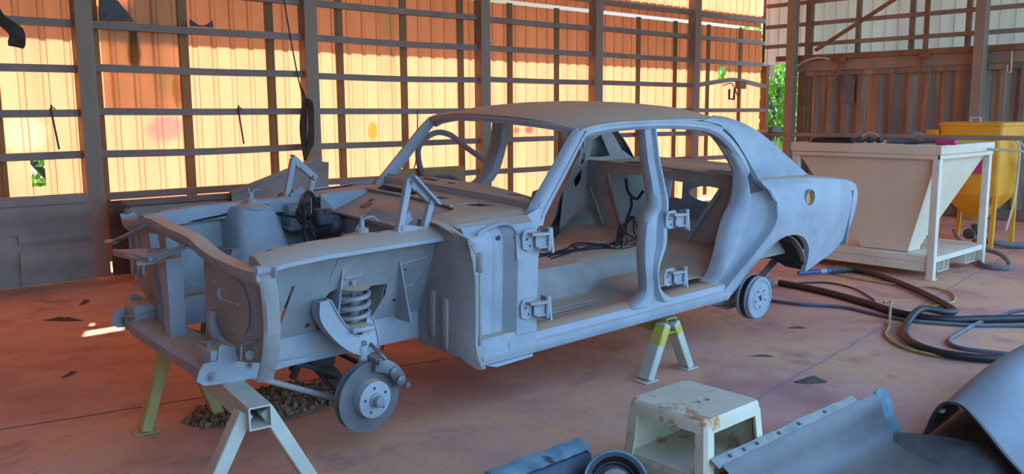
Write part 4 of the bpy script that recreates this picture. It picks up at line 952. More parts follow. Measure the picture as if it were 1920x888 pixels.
trestle('steel_trestle', 'dusty steel trestle with yellow leg tops under the sill below the rear door', (1.93, -.86, 0), 0, 1.5, .338, .09, .19, TRESY, TRESTLE, [(.03, 0), (1.4, 0)])
YT = worn('bright_yellow_leg_paint', lin('b8a93a'), lin('c4b850'), 6, .6)
rr_ = [o for o in bpy.data.objects if o.name.startswith('steel_trestle')][-1]
for sg, t1 in ((-1, .40), (1, .24)):
    a_, b_ = Vector((sg*.045*.85, .03, .338-.09*.35)), Vector((sg*.19, .03, .006))
    m2 = MB(); m2.bar(a_.lerp(b_, .05), a_.lerp(b_, t1), .057, .077, (0, 1, 0), .005); m2.build('yellow_leg_top', YT, rr_)

# ================================================================== HOPPER
HP = empty('blast_hopper', 'cream steel hopper with tapered bin on a square frame behind the car boot', 'hopper', (5.86, -.72, 0))
W_, D_, H_ = 1.22, 1.42, 1.20     # along X, along Y, height
for i, (x, y) in enumerate(((0, 0), (W_, 0), (0, D_), (W_, D_))):
    dx = .065 if x == 0 else -.065; dy = .065 if y == 0 else -.065
    mb = MB(); mb.box((min(x, x+dx), min(y, y+dy), .008), (max(x, x+dx), max(y, y+dy), 1.11), .005); lg = mb.build('leg', CREAMW, HP)
    mb = MB(); mb.box((min(x-.01*(1 if dx > 0 else -1), x+dx*1.15), min(y-.01*(1 if dy > 0 else -1), y+dy*1.15), 0), (max(x-.01*(1 if dx > 0 else -1), x+dx*1.15), max(y-.01*(1 if dy > 0 else -1), y+dy*1.15), .012), .003); mb.build('foot_plate', CREAMW, lg)
mb = MB()
mb.box((-.012, -.012, 1.115), (W_+.012, .03, H_), .005); mb.box((-.012, D_-.03, 1.115), (W_+.012, D_+.012, H_), .005)
mb.box((-.012, .03, 1.115), (.03, D_-.03, H_), .005); mb.box((W_-.03, .03, 1.115), (W_+.012, D_-.03, H_), .005)
mb.box((-.004, -.004, 1.075), (W_+.004, .02, 1.113), .003); mb.box((-.004, .0, 1.075), (.02, D_, 1.113), .003)
mb.build('rim_frame', CREAM, HP)
mb = MB(); a = .035; zo = .24
topq = [(a, a, 1.11), (W_-a, a, 1.11), (W_-a, D_-a, 1.11), (a, D_-a, 1.11)]
botq = [(.17, .30, zo), (.42, .30, zo), (.42, .76, zo), (.17, .76, zo)]
mb.loft([topq, [tuple(lerp(p[i], q[i], .5) for i in range(3)) for p, q in zip(topq, botq)], botq, [(x, y, zo-.03) for x, y, z in botq]], ring=True, t=.006)
mb.build('tapered_bin', CREAM, HP, ang=20)
mb = MB(); mb.bar((.20, .22, .62), (.24, .23, .70), .004, .012, (1, 0, 0), 0); mb.build('bin_slot', DARKM, HP)
mb = MB()
mb.box((.012, .03, .155), (.055, D_-.03, .215), .004); mb.box((W_-.055, .03, .155), (W_-.012, D_-.03, .215), .004)
mb.box((.03, .01, .155), (W_-.03, .055, .205), .004); mb.box((.03, D_-.055, .155), (W_-.03, D_-.01, .205), .004); mb.box((.02, .06, .195), (W_-.02, D_-.06, .205), 0)
mb.box((.02, .04, .07), (.05, D_-.04, .16), .003)
mb.build('lower_shelf', CREAMW, HP)
for x0 in (.16, .78):
    mb = MB(); wv, hv = .24, .10
    for s0 in (x0, x0+wv/2, x0+wv): mb.box((s0-.003, .02, .06), (s0+.003, D_-.02, .06+hv), 0)
    mb.box((x0, .02, .057), (x0+wv, D_-.02, .063), 0); mb.box((x0, .02, .06+hv-.003), (x0+wv, D_-.02, .06+hv+.003), 0); mb.build('fork_pocket', CREAMW, HP)
mb = MB(); mb.box((.03, .03, 1.13), (W_-.03, D_-.03, 1.14), 0); mb.build('mesh_lid', BODYD, HP)
# things lying on the hopper
def onhop(x, y, z=1.2): return (5.86+x, -.72+y, z)
r = empty('welding_clamp', 'black clamp tool with a bent pale wire handle resting on the hopper edge', 'tool', onhop(.05, .66, 1.2))
mb = MB(); mb.box((-.04, -.13, 0), (.04, .14, .008), .003); mb.build('base_plate', CREAM, r)
mb = MB(); 
for y in (-.09, .0, .09): mb.lathe([(.018, -.03), (.03, -.02), (.03, .02), (.018, .03)], (0, y, .036), (0, 1, 0), 14)
mb.bar((0, -.12, .03), (0, .13, .03), .02, .02); mb.build('clamp_body', DARKM, r)
mb = MB(); mb.tube([(0, -.09, .05), (0, -.06, .085), (0, 0, .10), (0, .05, .085), (0, .10, .045)], .006, 8, 4); mb.build('wire_handle', WIREW, r)
mb = MB(); mb.tube([onhop(.05, .50, 1.225), onhop(.08, .30, 1.222), onhop(.06, .10, 1.232), onhop(.09, -.02+.0, 1.236), onhop(.3, .0, 1.225)], .018, 10, 4); tag(mb.build('blue_hose_end', BLUEH), 'dark blue hose end lying along the hopper rim', 'hose')
mb = MB(); mb.lathe([(.012, -.10), (.024, -.09), (.024, .06), (.018, .075)], onhop(.045, -.01, 1.226), (0, 1, 0), 14); tag(mb.build('pink_wrapped_handle', PINK), 'bright pink wrapped handle at the corner of the hopper rim', 'handle')
mb = MB(); mb.box(onhop(.25, .95, 1.14), onhop(.55, 1.36, 1.235), .025, 3); mb.tube([onhop(.3, 1.0, 1.245), onhop(.4, 1.15, 1.255), onhop(.5, 1.3, 1.245)], .022, 8, 3); tag(mb.build('folded_dark_sheet', COAT), 'dark folded sheet heaped on the far left of the hopper top', 'cloth')
mb = MB(); mb.lathe([(.10, 0), (.09, .025), (.05, .045), (0, .05)], onhop(.75, .55, 1.25), (0, 0, 1), 20); mb.box(onhop(.68, .48, 1.14), onhop(.82, .62, 1.25), .01); tag(mb.build('grey_lid', GREYR), 'rounded grey lid sitting on the hopper behind the steel bar', 'lid')
mb = MB(); mb.tube([onhop(.95, -.04, 1.14), onhop(1.0, -.25, 1.13), onhop(1.05, -.55, 1.10)], .012, 8, 4); tag(mb.build('pale_rod', WIREW), 'pale thin rod sticking out past the back corner of the hopper', 'rod')

# long steel bar and the stake it rests by
mb = MB(); mb.box((6.08, -2.6, 1.245), (6.16, 1.35, 1.285), .006); mb.box((6.085, -2.6, 1.203), (6.155, -2.55, 1.245), 0)
b0 = mb.build('steel_bar', worn('tan_steel_bar', lin('8a745e'), lin('a08a70'), 5, .6, dust=.2)); tag(b0, 'long flat tan steel bar lying across the top of the hopper', 'bar')
mb = MB(); mb.bar((6.12, 1.20, 0), (6.12, 1.16, 1.15), .05, .05); mb.bar((6.12, 1.16, 1.13), (6.12, 1.06, 1.34), .05, .06); mb.box((6.03, 1.03, 1.285), (6.21, 1.09, 1.345), .006); mb.box((6.02, 1.10, 0), (6.22, 1.3, .012), .003); mb.box((6.05, 1.10, 1.20), (6.19, 1.22, 1.245), .004)
tag(mb.build('bar_stand', worn('grey_bracket', lin('5a554e'), lin('77706a'), 6, .6)), 'grey upright stake with clamp head holding the left end of the long bar', 'stand')

# ================================================================== YELLOW BLAST POT
YP = empty('blast_pot', 'yellow blasting pot with boxy lid and tapered base standing behind the hopper', 'blast pot', (8.45, -.13, 0))
mb = MB(); rows = []
def sq(a, b, z, r=.05):
    P = []
    for cx_, cy_, a0 in ((a-r, b-r, 0), (-a+r, b-r, 90), (-a+r, -b+r, 180), (a-r, -b+r, 270)):
        P += [(cx_+r*cos(radians(a0+k*22.5)), cy_+r*sin(radians(a0+k*22.5)), z) for k in range(5)]
    return P
mb.loft([sq(.10, .09, .30, .03), sq(.12, .11, .34, .03), sq(.32, .30, .57), sq(.33, .31, .60), sq(.33, .31, 1.20), sq(.33, .31, 1.22)], ring=True, caps=True); mb.build('tank', YELLOW, YP, ang=50)
mb = MB(); mb.loft([sq(.35, .335, 1.22), sq(.35, .335, 1.33), sq(.36, .345, 1.335), sq(.36, .345, 1.365), sq(.33, .32, 1.375)], ring=True, caps=True); mb.box((-.36, .34, 1.23), (-.16, .47, 1.29), .008); mb.build('lid', YELLOW, YP, ang=50)
mb = MB(); mb.tube([(-.2, -.04, 1.37), (-.2, -.04, 1.42), (-.2, .06, 1.42), (-.2, .06, 1.37)], .012, 8); mb.build('lid_handle', WIREW, YP)
for x, y in ((-.3, -.28), (-.3, .28), (.3, -.28), (.3, .28)):
    mb = MB(); mb.prism([(x-.015, y-.015, .62), (x+.03, y-.015, .62), (x*1.05+.02, y*1.05, .0), (x*1.05-.03, y*1.05, .0)], (0, .04, 0)); mb.build('leg', YELLOW, YP)
mb = MB(); mb.lathe([(.05, 0), (.05, .1), (.03, .12), (.03, .2)], (0, 0, .22), (0, 0, -1), 14); mb.tube([(0, 0, .12), (-.1, -.1, .1), (-.2, -.1, .08)], .04, 10, 3); mb.lathe([(.06, 0), (.06, .05), (.03, .06)], (-.16, .0, .13), (-1, 0, 0), 14); mb.build('outlet_valve', DARKM, YP)
mb = MB(); mb.box((-.37, -.16, .82), (-.335, -.02, 1.02), .01); mb.build('pink_tag', PINK, YP)
mb = MB(); mb.tube([(-.1, -.35, 1.2), (-.05, -.40, 1.1), (0, -.39, .8), (-.1, -.40, .5), (-.15, -.36, .2)], .012, 8, 5); mb.build('pale_hose', WIREW, YP)
mb = MB(); mb.tube([(.0, -.38, 1.15), (.05, -.46, 1.05), (.1, -.52, .95)], .02, 8, 3); mb.box((.02, -.5, .88), (.12, -.42, .98), .01); mb.build('hose_coupling', BARE, YP)
def hose(name, pts, r, mat, label, n=8, seg=6):
    mb = MB(); mb.tube(pts, r, n, seg); return tag(mb.build(name, mat), label, 'hose')
hose('dark_hose', [(8.55, -.62, .95), (8.7, -.75, .80), (8.8, -.85, .5), (8.7, -.8, .15), (8.5, -.7, .05), (8.3, -.5, .045), (8.2, -.2, .1)], .035, GREYR, 'thick dark hose hanging in a curve beside the yellow pot at the right edge')
hose('dark_hose', [(7.9, -.1, .20), (7.4, -.4, .14), (7.22, -.80, .10), (6.9, -1.0, .03), (6.82, -.82, .03), (7.2, -.6, .03)], .022, GREYR, 'grey hose looping past the back leg of the hopper')
mb = MB(); mb.bar((7.9, -.95, .10), (8.3, -1.25, .10), .05, .05); mb.bar((8.3, -1.25, .10), (8.9, -1.6, .10), .05, .05); mb.box((7.87, -.99, 0), (7.95, -.91, .1), .005); mb.box((8.26, -1.29, 0), (8.34, -1.21, .08), .005); tag(mb.build('yellow_tow_bar', YELLOW), 'yellow tow bar lying low on the floor beyond the hopper leg', 'tow bar')
mb = MB(); mb.lathe([(.0, -.12), (.075, -.10), (.08, .1), (.0, .12)], (7.55, .10, .085), (.3, 1, 0), 16); mb.lathe([(.05, 0), (.06, .05), (.02, .1)], (7.5, -.06, .09), (.3, -1, 0), 12); tag(mb.build('red_cylinder', REDM), 'small dull red cylinder lying on the floor behind the hopper frame', 'cylinder')

# ================================================================== HOSES ON THE FLOOR
hose('blast_hose', [(5.62, .00, .03), (5.72, -.06, .03), (5.68, -.25, .03), (5.55, -.45, .03), (5.21, -.86, .03), (4.92, -1.15, .03), (4.67, -1.36, .03), (4.50, -1.37, .045), (4.33, -1.26, .075), (3.92, -1.33, .03), (3.58, -1.50, .03), (3.43, -1.72, .03), (3.46, -1.95, .03), (3.62, -2.15, .03), (3.8, -2.4, .03)], .026, RUBBER, 'thick black blasting hose looping from the blue nozzle to the right foreground', 10)
hose('blast_hose', [(4.70, .10, .028), (4.62, -.35, .028), (4.45, -.80, .028), (4.30, -1.12, .028), (4.33, -1.42, .028), (4.52, -1.60, .03), (4.79, -1.82, .03), (5.1, -2.1, .03)], .028, RUBBER, 'thick black blasting hose running straight from behind the rear drum to the right edge', 10)
hose('thin_hose', [(4.36, -.97, .075), (4.42, -1.0, .078), (4.28, -1.06, .07), (3.94, -1.21, .014), (3.64, -1.33, .014), (3.43, -1.56, .014), (3.42, -1.82, .014), (3.52, -2.06, .014), (3.7, -2.36, .014)], .010, YELH, 'thin yellow hose crossing the black hose and curving to the right foreground', 8)
hose('thin_hose', [(5.5, .0, .014), (5.42, -.31, .014), (5.42, -.66, .014), (5.50, -.84, .014), (5.38, -1.06, .014), (5.1, -1.2, .014), (4.9, -1.20, .014), (4.6, -1.14, .014), (4.42, -1.08, .014)], .010, YELH, 'thin yellow hose running alongside the thick hose in front of the hopper', 8)
hose('air_line', [(3.95, .10, .014), (4.06, -.20, .014), (4.11, -.44, .014), (4.25, -.71, .014), (4.20, -.98, .014), (4.18, -1.22, .014), (4.24, -1.40, .016), (4.37, -1.62, .016), (4.53, -1.78, .016), (4.8, -2.1, .016)], .013, BLUEH, 'dusty blue air line trailing from the rear drum to the right edge', 8)
hose('air_line', [(5.0, -1.85, .06), (4.9, -1.72, .05), (4.76, -1.64, .02), (4.45, -1.61, .016), (4.08, -1.63, .016), (3.82, -1.66, .016), (3.69, -1.75, .016), (3.70, -1.90, .016), (3.79, -2.11, .016), (3.95, -2.4, .016)], .014, BLUEH, 'dusty grey blue air line making a hairpin loop at the right edge', 8)
hose('thin_cable', [(4.75, .05, .01), (4.95, -.02, .01), (5.08, -.16, .01), (5.01, -.41, .01), (4.78, -.66, .01), (4.62, -.78, .01), (4.48, -.74, .01)], .008, RUBBER, 'thin black cable looping on the floor between hopper and rear drum', 6)
r = empty('blast_nozzle', 'blue painted blasting nozzle with pale band lying on the floor in front of the hopper', 'nozzle', (5.38, .08, .045), atan2(-.10, .25))
mb = MB(); mb.lathe([(.018, -.26), (.022, -.25), (.022, .05), (.028, .06), (.028, .12)], (0, 0, 0), (1, 0, 0), 14); mb.build('barrel', BLUEP, r)
mb = MB(); mb.lathe([(.0235, -.02), (.024, -.018), (.024, .05)], (0, 0, 0), (1, 0, 0), 14); mb.build('pale_band', BODY, r)
mb = MB(); mb.lathe([(.032, .10), (.036, .12), (.036, .20), (.026, .22), (.026, .27)], (0, 0, 0), (1, 0, 0), 14); mb.bar((.16, 0, 0), (.16, 0, -.042), .02, .02); mb.build('coupling', DARKM, r)
mb = MB(); rows = []
for k in range(9):
    a = 2*pi*k/9
for i, (rr, h) in enumerate(((.16, .005), (.13, .05), (.07, .085), (.0, .09))): rows.append([(4.55+rr*(1+.3*sin(3*a+i))*cos(a), .18+rr*.7*(1+.25*cos(2*a))*sin(a), h) for a in [2*pi*k/18 for k in range(18)]])
mb.loft(rows, ring=True); tag(mb.build('crumpled_rag', RAG), 'crumpled grey rag on the floor just behind the rear drum', 'rag')

# ================================================================== STOOL
ST = empty('step_stool', 'faded dusty plastic step stool with hollow sides on the floor in the foreground', 'stool', (.755, -1.875, 0))
a, zt = .185, .385
mb = MB()
mb.panel([(-.15, -.175), (.15, -.175), (.172, -.15), (.172, .15), (.15, .175), (-.15, .175), (-.172, .15), (-.172, -.15)], [circ((.02, -.03), .018, 14, .022), [(-.055, -.02), (-.02, -.045), (-.01, -.02), (-.035, .01)]], lambda u, v: (u, v, zt), .012)
def ringsq(h, z, r=.03): return sq(h, h, z, r)
mb.loft([ringsq(.172, zt), ringsq(.182, zt-.008), ringsq(.184, zt-.02), ringsq(.187, zt-.055), ringsq(.180, zt-.057), ringsq(.176, zt-.02)], ring=True)
mb.build('seat', STOOLM, ST, ang=50)
for sx2, sy2 in ((-1, -1), (1, -1), (-1, 1), (1, 1)):
    mb = MB(); rows = []
    for z, h in ((zt-.03, .184), (.16, .20)):
        c0 = .05
        rows.append([(sx2*h, sy2*(h-c0), z), (sx2*h, sy2*(h-.012), z), (sx2*(h-.012), sy2*h, z), (sx2*(h-c0), sy2*h, z), (sx2*(h-c0), sy2*(h-.01), z), (sx2*(h-.015), sy2*(h-.015), z), (sx2*(h-.01), sy2*(h-c0), z)])
    mb.loft(rows, ring=True, caps=True); mb.build('leg', STOOLM, ST)
mb = MB(); mb.loft([[(.14, .172, zt-.04), (-.15, .172, zt-.04)], [(.15, .188, .15), (-.16, .188, .15)]], t=.006); mb.loft([[(.174, .14, zt-.04), (.174, -.15, zt-.04)], [(.188, .15, .15), (.188, -.15, .15)]], t=.006); mb.panel([(-.19, -.19), (.19, -.19), (.19, .19), (-.19, .19)], [], lambda u, v: (u, v, .165), .006); mb.build('inner_wall', STOOLM, ST)
mb = MB(); mb.loft([ringsq(.195, .165), ringsq(.206, .16), ringsq(.211, .145), ringsq(.228, .0), ringsq(.218, .0), ringsq(.20, .14)], ring=True); mb.bar((-.214, .04, .12), (-.220, .04, .08), .03, .012); mb.build('base', STOOLB, ST, ang=50)

# ================================================================== PANELS IN THE FOREGROUND
FR = empty('front_wing_panel', 'grey car wing panel lying skin down with drilled flange in the foreground', 'car panel', (0, -.03, 0))
mb = MB(); rows = []
for x in [.60+1.20*k/16 for k in range(17)]:
    t = (x-.60)/1.2
    rows.append([(x, -2.075, .215), (x, -2.082, .222), (x+.01, -2.10, .20), (x+.01, -2.115, .15), (x+.02, -2.14, .08), (x+.03, -2.19, .035), (x+.05, -2.28, .022), (x+.07, -2.45, .018), (x+.08-.10*t*t, -2.66, .02), (x+.05-.2*t*t, -2.90, .03), (x, -3.1, .05)])
mb.loft(rows, t=.004); mb.build('skin', FENDER, FR, ang=60)
mb = MB(); mb.loft([[(x, -2.083, .221) for x in [.58+1.07*k/12 for k in range(13)]], [(x, -2.045+.003*sin(2.1*k), .243+.002*sin(k)) for k, x in enumerate([.58+1.07*k/12 for k in range(13)])], [(x, -2.042, .228) for x in [.58+1.07*k/12 for k in range(13)]]], t=.004); fo = mb.build('bolt_flange', worn('chipped_flange_paint', lin('777a74'), lin('9a978a'), 12, .6, 0, spots=(lin('5d8f98'), .64, 10)), FR, ang=30)
for k, x in enumerate((.68, .77, .86, 1.02, 1.17, 1.38)): m2 = MB(); m2.lathe([(.008, 0), (.008, .0025), (0, .0025)], (x, -2.063, .2355), (0, -.55, .83), 10); m2.build('bolt_hole', DARKM, fo)
mb = MB(); rows = []
for t in (0, .2, .45, .7, 1):
    z = lerp(.235, .02, t)
    rows.append([(1.80+.0*t, -2.085-.05*t, z), (1.835, -2.075-.07*t, z+.004), (1.875-.02*t+.01*sin(9*t), -2.10-.10*t, z-.01*sin(7*t))])
mb.loft(rows, t=.004); mb.bar((1.80, -2.08, .235), (1.80, -2.14, .02), .01, .012); mb.build('folded_end', FENDB, FR, ang=50)
mb = MB(); P0 = cr([(1.815, -2.13, .055), (1.86, -2.30, .075), (1.90, -2.48, .08), (1.86, -2.60, .07), (1.95, -2.70, .06), (2.04, -2.74, .07)], 5); P1 = cr([(1.80, -2.14, .03), (1.70, -2.25, .012), (1.64, -2.42, .01), (1.70, -2.58, .012), (1.84, -2.69, .02), (1.98, -2.76, .03)], 5)
mb.loft([P0, [(a+b)/2+Vector((.0, 0, .012)) for a, b in zip(P0, P1)], P1], t=.004); mb.build('arch_lip', worn('olive_grey_lip', lin('4c4c48'), lin('6a6a62'), 8, .5), FR, ang=60)
mb = MB(); mb.mesh([(1.93, -2.72, .07), (2.02, -2.73, .12), (1.88, -2.82, .03), (1.80, -2.86, .03)], [(0, 1, 2, 3)], .004); mb.build('torn_corner', BODY, FR)
# curled panel
CP_ = empty('curled_wing_panel', 'curled blue grey car wing lying open end forward at the right foreground edge', 'car panel', (0, 0, 0))
mb = MB(); rows = []
sec = cr([(-2.265, .01, .0), (-2.29, .06, -.02), (-2.33, .15, -.06), (-2.375, .215, -.10), (-2.42, .245, -.12), (-2.47, .235, -.11), (-2.56, .185, -.15), (-2.68, .11, -.22), (-2.80, .045, -.28), (-2.86, .015, -.30)], 3)
for k in range(13):
    t = k/12; x0 = lerp(1.98, 3.3, t)
    rows.append([(x0+v[2]*(1-t), v[0]+.10*t+.0*t, v[1]*(1+.15*sin(pi*t))+.002) for v in sec])
mb.loft(rows, t=.005); mb.build('skin', worn('blue_grey_wing', lin('444c53'), lin('5a626a'), 3, .38, .1, dust=.15), CP_, ang=60)
mb = MB(); mb.sweep([r_ for r_ in [Vector((p[0]-.004, p[1], p[2])) for p in rows[0]]], [(-.007, -.006), (.007, -.006), (.007, .006), (-.007, .006)]); mb.build('rolled_edge', DARKM, CP_)
for k in (8, 14): mb = MB(); p = rows[0][k]; mb.box((p[0]+.02, p[1]-.012, p[2]-.03), (p[0]+.05, p[1]+.012, p[2]-.012), .004); mb.build('clip', WIREW, CP_)
# dark headlamp wing at the bottom edge
DW = empty('headlamp_wing_panel', 'dark blue car wing with round headlamp opening cut by the bottom edge', 'car panel', (0, 0, 0))
mb = MB(); rows = []
for k in range(11):
    t = k/10; x = lerp(-.06, .40, t); y = -1.60+.0*t; cr0 = .008*sin(k*2.3)
    rows.append([(x, y+.03, .19+cr0), (x+.006, y-.0, .205+cr0*.5), (x+.01, y-.04, .185), (x+.0, y-.055, .14), (x-.0, y-.10, .06), (x, y-.2, .02), (x, y-.5, .012)])
mb.loft(rows, t=.004); mb.build('skin', FENDD, DW, ang=60)
mb = MB(); rows = []
for k in range(15):
    t = k/14; x = lerp(-.06, .41, t); c0 = .003*sin(k*1.9)
    rows.append([(x, -1.545+.005*sin(k*2.7), .208+c0*.6), (x, -1.565, .226+c0), (x, -1.60, .224+c0*.4), (x+.004, -1.64+.003*sin(k*3), .205)])
mb.loft(rows, t=.005); mb.build('crumpled_flange', FENDB, DW, ang=30)
cH = Vector((.375, -1.80, .125)); axH = Vector((-.55, -.62, .55)).normalized()
mb = MB(); mb.lathe([(.115, -.06), (.118, -.01), (.112, .012), (.098, .010), (.094, -.01), (.085, -.03), (.080, -.03), (.078, -.05)], cH, axH, 36); hr = mb.build('headlamp_ring', RUBBER, DW)
mb = MB(); mb.lathe([(.066, -.045), (.064, -.025), (.055, -.015), (.0, -.012)], cH, axH, 30); mb.build('headlamp_bowl', worn('dusty_lamp_bowl', lin('6a625e'), lin('857c76'), 8, .6), DW)
mb = MB(); u = axH.orthogonal().normalized(); v = axH.cross(u); P = [cH+axH*.006+(u*cos(a)+v*sin(a))*.118 for a in [radians(20+k*8) for k in range(46)]]
mb.tube(P, .006, 6); mb.build('bright_edge', FENDB, DW)
# scraps around the panels
r = MB(); r.lathe([(.06, 0), (.062, .03), (.05, .055), (.03, .06), (.0, .05)], (.80, -2.42, .03), (0, -.4, 1), 18); tag(r.build('dirty_cap', COAT), 'dark dirty round cap lying on the wing panel at the bottom edge', 'cap')

# ================================================================== THINGS ALONG THE WALL
def corr_plank(name, label, x0, x1, y, z0, z1, mat, lean=0, dzx=0):
    n = 6; rows = []
    for x in (x0, (x0+x1)/2, x1):
        dz = dzx*(x-x0); row = []
        for j in range(n*4+1):
            t = j/(n*4); row.append((x, y+lean*t+.010*sin(t*pi*2*1.0)*1.5, lerp(z0, z1, t)+dz))
        rows.append(row)
    mb = MB(); mb.loft(rows, t=.008); mb.sweep([Vector((x, y+lean, z1+dzx*(x-x0))) for x in (x0, x1)], [(-.012, -.01), (.012, -.01), (.012, .01), (-.012, .01)])
    return tag(mb.build(name, mat, ang=60), label, 'guard rail')
corr_plank('guard_rail', 'grey steel guard plank, top of the stack left of the near post', -1.6, .44, 4.66, .46, .71, GUARD)
corr_plank('guard_rail', 'grey steel guard plank, middle of the stack left of the near post', -.17, .44, 4.65, .30, .455, GUARD)
corr_plank('guard_rail', 'grey steel guard plank, lowest of the stack left of the near post', -.17, .44, 4.645, .002, .295, GUARD)
corr_plank('guard_rail', 'short grey guard plank cut off by the left edge below the top rail', -1.6, -.14, 4.67, .002, .45, GUARD)
mb = MB(); mb.box((-1.6, 4.62, .715), (.42, 4.70, .80), .008); tag(mb.build('capping_rail', GUARD), 'grey capping rail lying along the top of the guard planks at the left', 'rail')
corr_plank('guard_rail', 'brownish guard plank right of the near post behind the car front, upper', .607, 1.1, 4.67, .40, .70, WOOD)
corr_plank('guard_rail', 'brownish guard plank right of the near post behind the car front, lower', .607, 1.1, 4.66, .002, .395, WOOD)
o = corr_plank('wall_sheet_panel', 'large flat grey sheet leaning upright behind the engine bay', .60, 1.95, 4.05, .0, .72, GUARD, .02); o['category'] = 'metal sheet'
mb = MB(); mb.box((.55, 4.0, .715), (1.72, 4.10, .765), .008); tag(mb.build('timber_rail', worn('weathered_rail', lin('6a6055'), lin('857a6c'), 3, .8, dust=.3)), 'weathered rail lying on top of the leaning grey sheet', 'rail')
mb = MB(); mb.prism([(1.48, 3.92, 0), (2.45, 3.92, 0), (2.52, 3.92, 1.02), (2.30, 3.92, 1.05), (1.48, 3.92, .77)], (0, .015, 0)); mb.bar((1.46, 3.90, .775), (2.42, 3.90, 1.075), .05, .035)
tag(mb.build('sloping_sheet', GUARD), 'grey sheet with sloping top edge leaning behind the far bonnet hinge', 'metal sheet')
mb = MB(); mb.box((2.2, 4.3, .0), (4.3, 4.34, .68), .006); mb.box((2.2, 4.26, .68), (4.3, 4.36, .735), .006); tag(mb.build('leaning_boards', GUARD), 'grey boards stacked along the wall behind the windscreen base', 'boards')
mb = MB(); mb.box((3.75, 4.5, .0), (4.75, 4.58, .86), .006); tag(mb.build('brown_plank', worn('dusty_plank', lin('8a7048'), lin('a58a5c'), 4, .8)), 'light brown plank propped behind the dash under the hose loop', 'plank')
# hose loop on the wall seen through the windscreen
hose('hose_loop', [(4.10, 4.45, .70), (4.02, 4.45, .95), (4.04, 4.45, 1.14), (4.25, 4.45, 1.27), (4.48, 4.45, 1.25), (4.72, 4.45, 1.10), (5.02, 4.45, .92), (5.15, 4.45, .80)], .035, GREYR, 'thick grey hose hung in an arch on the wall seen through the windscreen', 10)
hose('hose_loop', [(4.12, 4.40, .74), (4.4, 4.40, .76), (4.7, 4.40, .62), (4.95, 4.40, .45)], .025, BLUEH, 'thinner grey hose drooping from the arch toward the dash', 8)
hose('hanging_cable', [(4.27, 4.80, 1.55), (4.25, 4.78, 1.3), (4.16, 4.70, .95), (4.13, 4.70, .85)], .008, RUBBER, 'thin black cable hanging inside the grey hose arch', 6)
# coil on the second post
r = empty('hose_coil', 'dark dusty rubber hose coil hanging on the post behind the far hinge', 'hose', (2.70, 4.66, 0))
mb = MB()
for k in range(9):
    a = random.uniform(-.014, .014); mb.tube([(.0+a, .0, 1.66), (.025+a, -.04-a, 1.60), (.03+a*2, -.03+a, 1.35), (.0+a*3, -.02, 1.12+a*4), (-.05+a, -.02+a, 1.08+a*3), (-.05+a*2, 0, 1.35), (-.015+a, .01, 1.62), (.0+a, .0, 1.66)], .016, 7, 4)
mb.build('coil', COAT, r)
mb = MB(); mb.tube([(.02, .0, 1.60), (-.05, .0, 1.78), (.0, .03, 1.70)], .01, 6, 3); mb.build('tie', COAT, r)
hose('hanging_cable', [(2.52, 4.80, 3.0), (2.56, 4.80, 2.7), (2.66, 4.78, 2.0), (2.70, 4.72, 1.66)], .008, RUBBER, 'thin dark cable hanging from above down to the hose coil', 6)
for i, (x0, lb) in enumerate(((.22, 'thin dark rod tied to the girts left of the near post'), (1.99, 'thin dark rod tied to the girts above the leaning sheet'))):
    mb = MB(); mb.tube([(x0, 4.79, 1.60), (x0, 4.785, 1.50), (x0+.035, 4.785, 1.2)], .009, 6, 2); mb.tube([(x0-.02, 4.79, 1.56), (x0+.01, 4.78, 1.575), (x0+.03, 4.79, 1.56)], .006, 6, 2); tag(mb.build('tie_rod', DARKM), lb, 'rod')
mb = MB(); P0 = [(-.30, 4.70, 2.62), (-.20, 4.70, 2.55), (-.12, 4.70, 2.36), (.02, 4.70, 2.25), (.03, 4.70, 2.12), (.01, 4.71, 2.08)]; P1 = [(-.30, 4.71, 2.48), (-.26, 4.71, 2.44), (-.18, 4.71, 2.30), (-.09, 4.71, 2.20), (-.10, 4.71, 2.14), (-.10, 4.71, 2.10)]
mb.loft([cr(P0, 3), [(a+b)/2+Vector((0, -.02, 0)) for a, b in zip(cr(P0, 3), cr(P1, 3))], cr(P1, 3)], t=.006); tag(mb.build('torn_strap', COAT), 'dark torn strap hanging over the top girt at the left edge', 'strap')
mb = MB(); mb.prism([(.70, 4.79, 2.60), (.86, 4.79, 2.56), (1.00, 4.79, 2.38), (.68, 4.79, 2.37)], (0, .012, 0)); tag(mb.build('corner_gusset', DARKM), 'dark triangular gusset plate beside the near post above the top girt', 'bracket')
mb = MB(); mb.prism([(1.53, 4.79, 2.37), (1.53, 4.79, 2.44), (1.62, 4.79, 2.385), (1.68, 4.79, 2.385), (1.76, 4.79, 2.44), (1.77, 4.79, 2.37)], (0, .012, 0)); tag(mb.build('torn_bracket', DARKM), 'dark torn bracket standing on the top girt between the first posts', 'bracket')
mb = MB(); mb.lathe([(.0, -.05), (.035, -.04), (.042, 0), (.042, .07), (.03, .08), (0, .082)], (9.67, 4.72, 1.23), (0, 0, 1), 16); tag(mb.build('turquoise_cap', TEAL), 'small turquoise plastic cap on the post behind the rear door', 'cap')
hose('hanging_hose', [(8.33, 4.74, 1.13), (8.36, 4.765, 1.21), (8.43, 4.765, 1.22), (8.49, 4.66, 1.12), (8.52, 4.66, .7), (8.5, 4.66, .4)], .035, GREYR, 'grey hose hooked on the girt seen through the front door opening', 8)
hose('hanging_cable', [(8.46, 4.79, 1.13), (8.40, 4.76, .9), (8.32, 4.79, .745)], .010, RUBBER, 'thin black cable beside the hooked hose in the front door opening', 6)
r = empty('work_lamp', 'small broken work lamp hanging from the bent girt by the far end of the wall', 'lamp', (10.95, 4.74, 1.86))
mb = MB(); mb.box((.0, -.04, .03), (.24, .04, .16), .01); mb.build('housing', RUSTB, r)
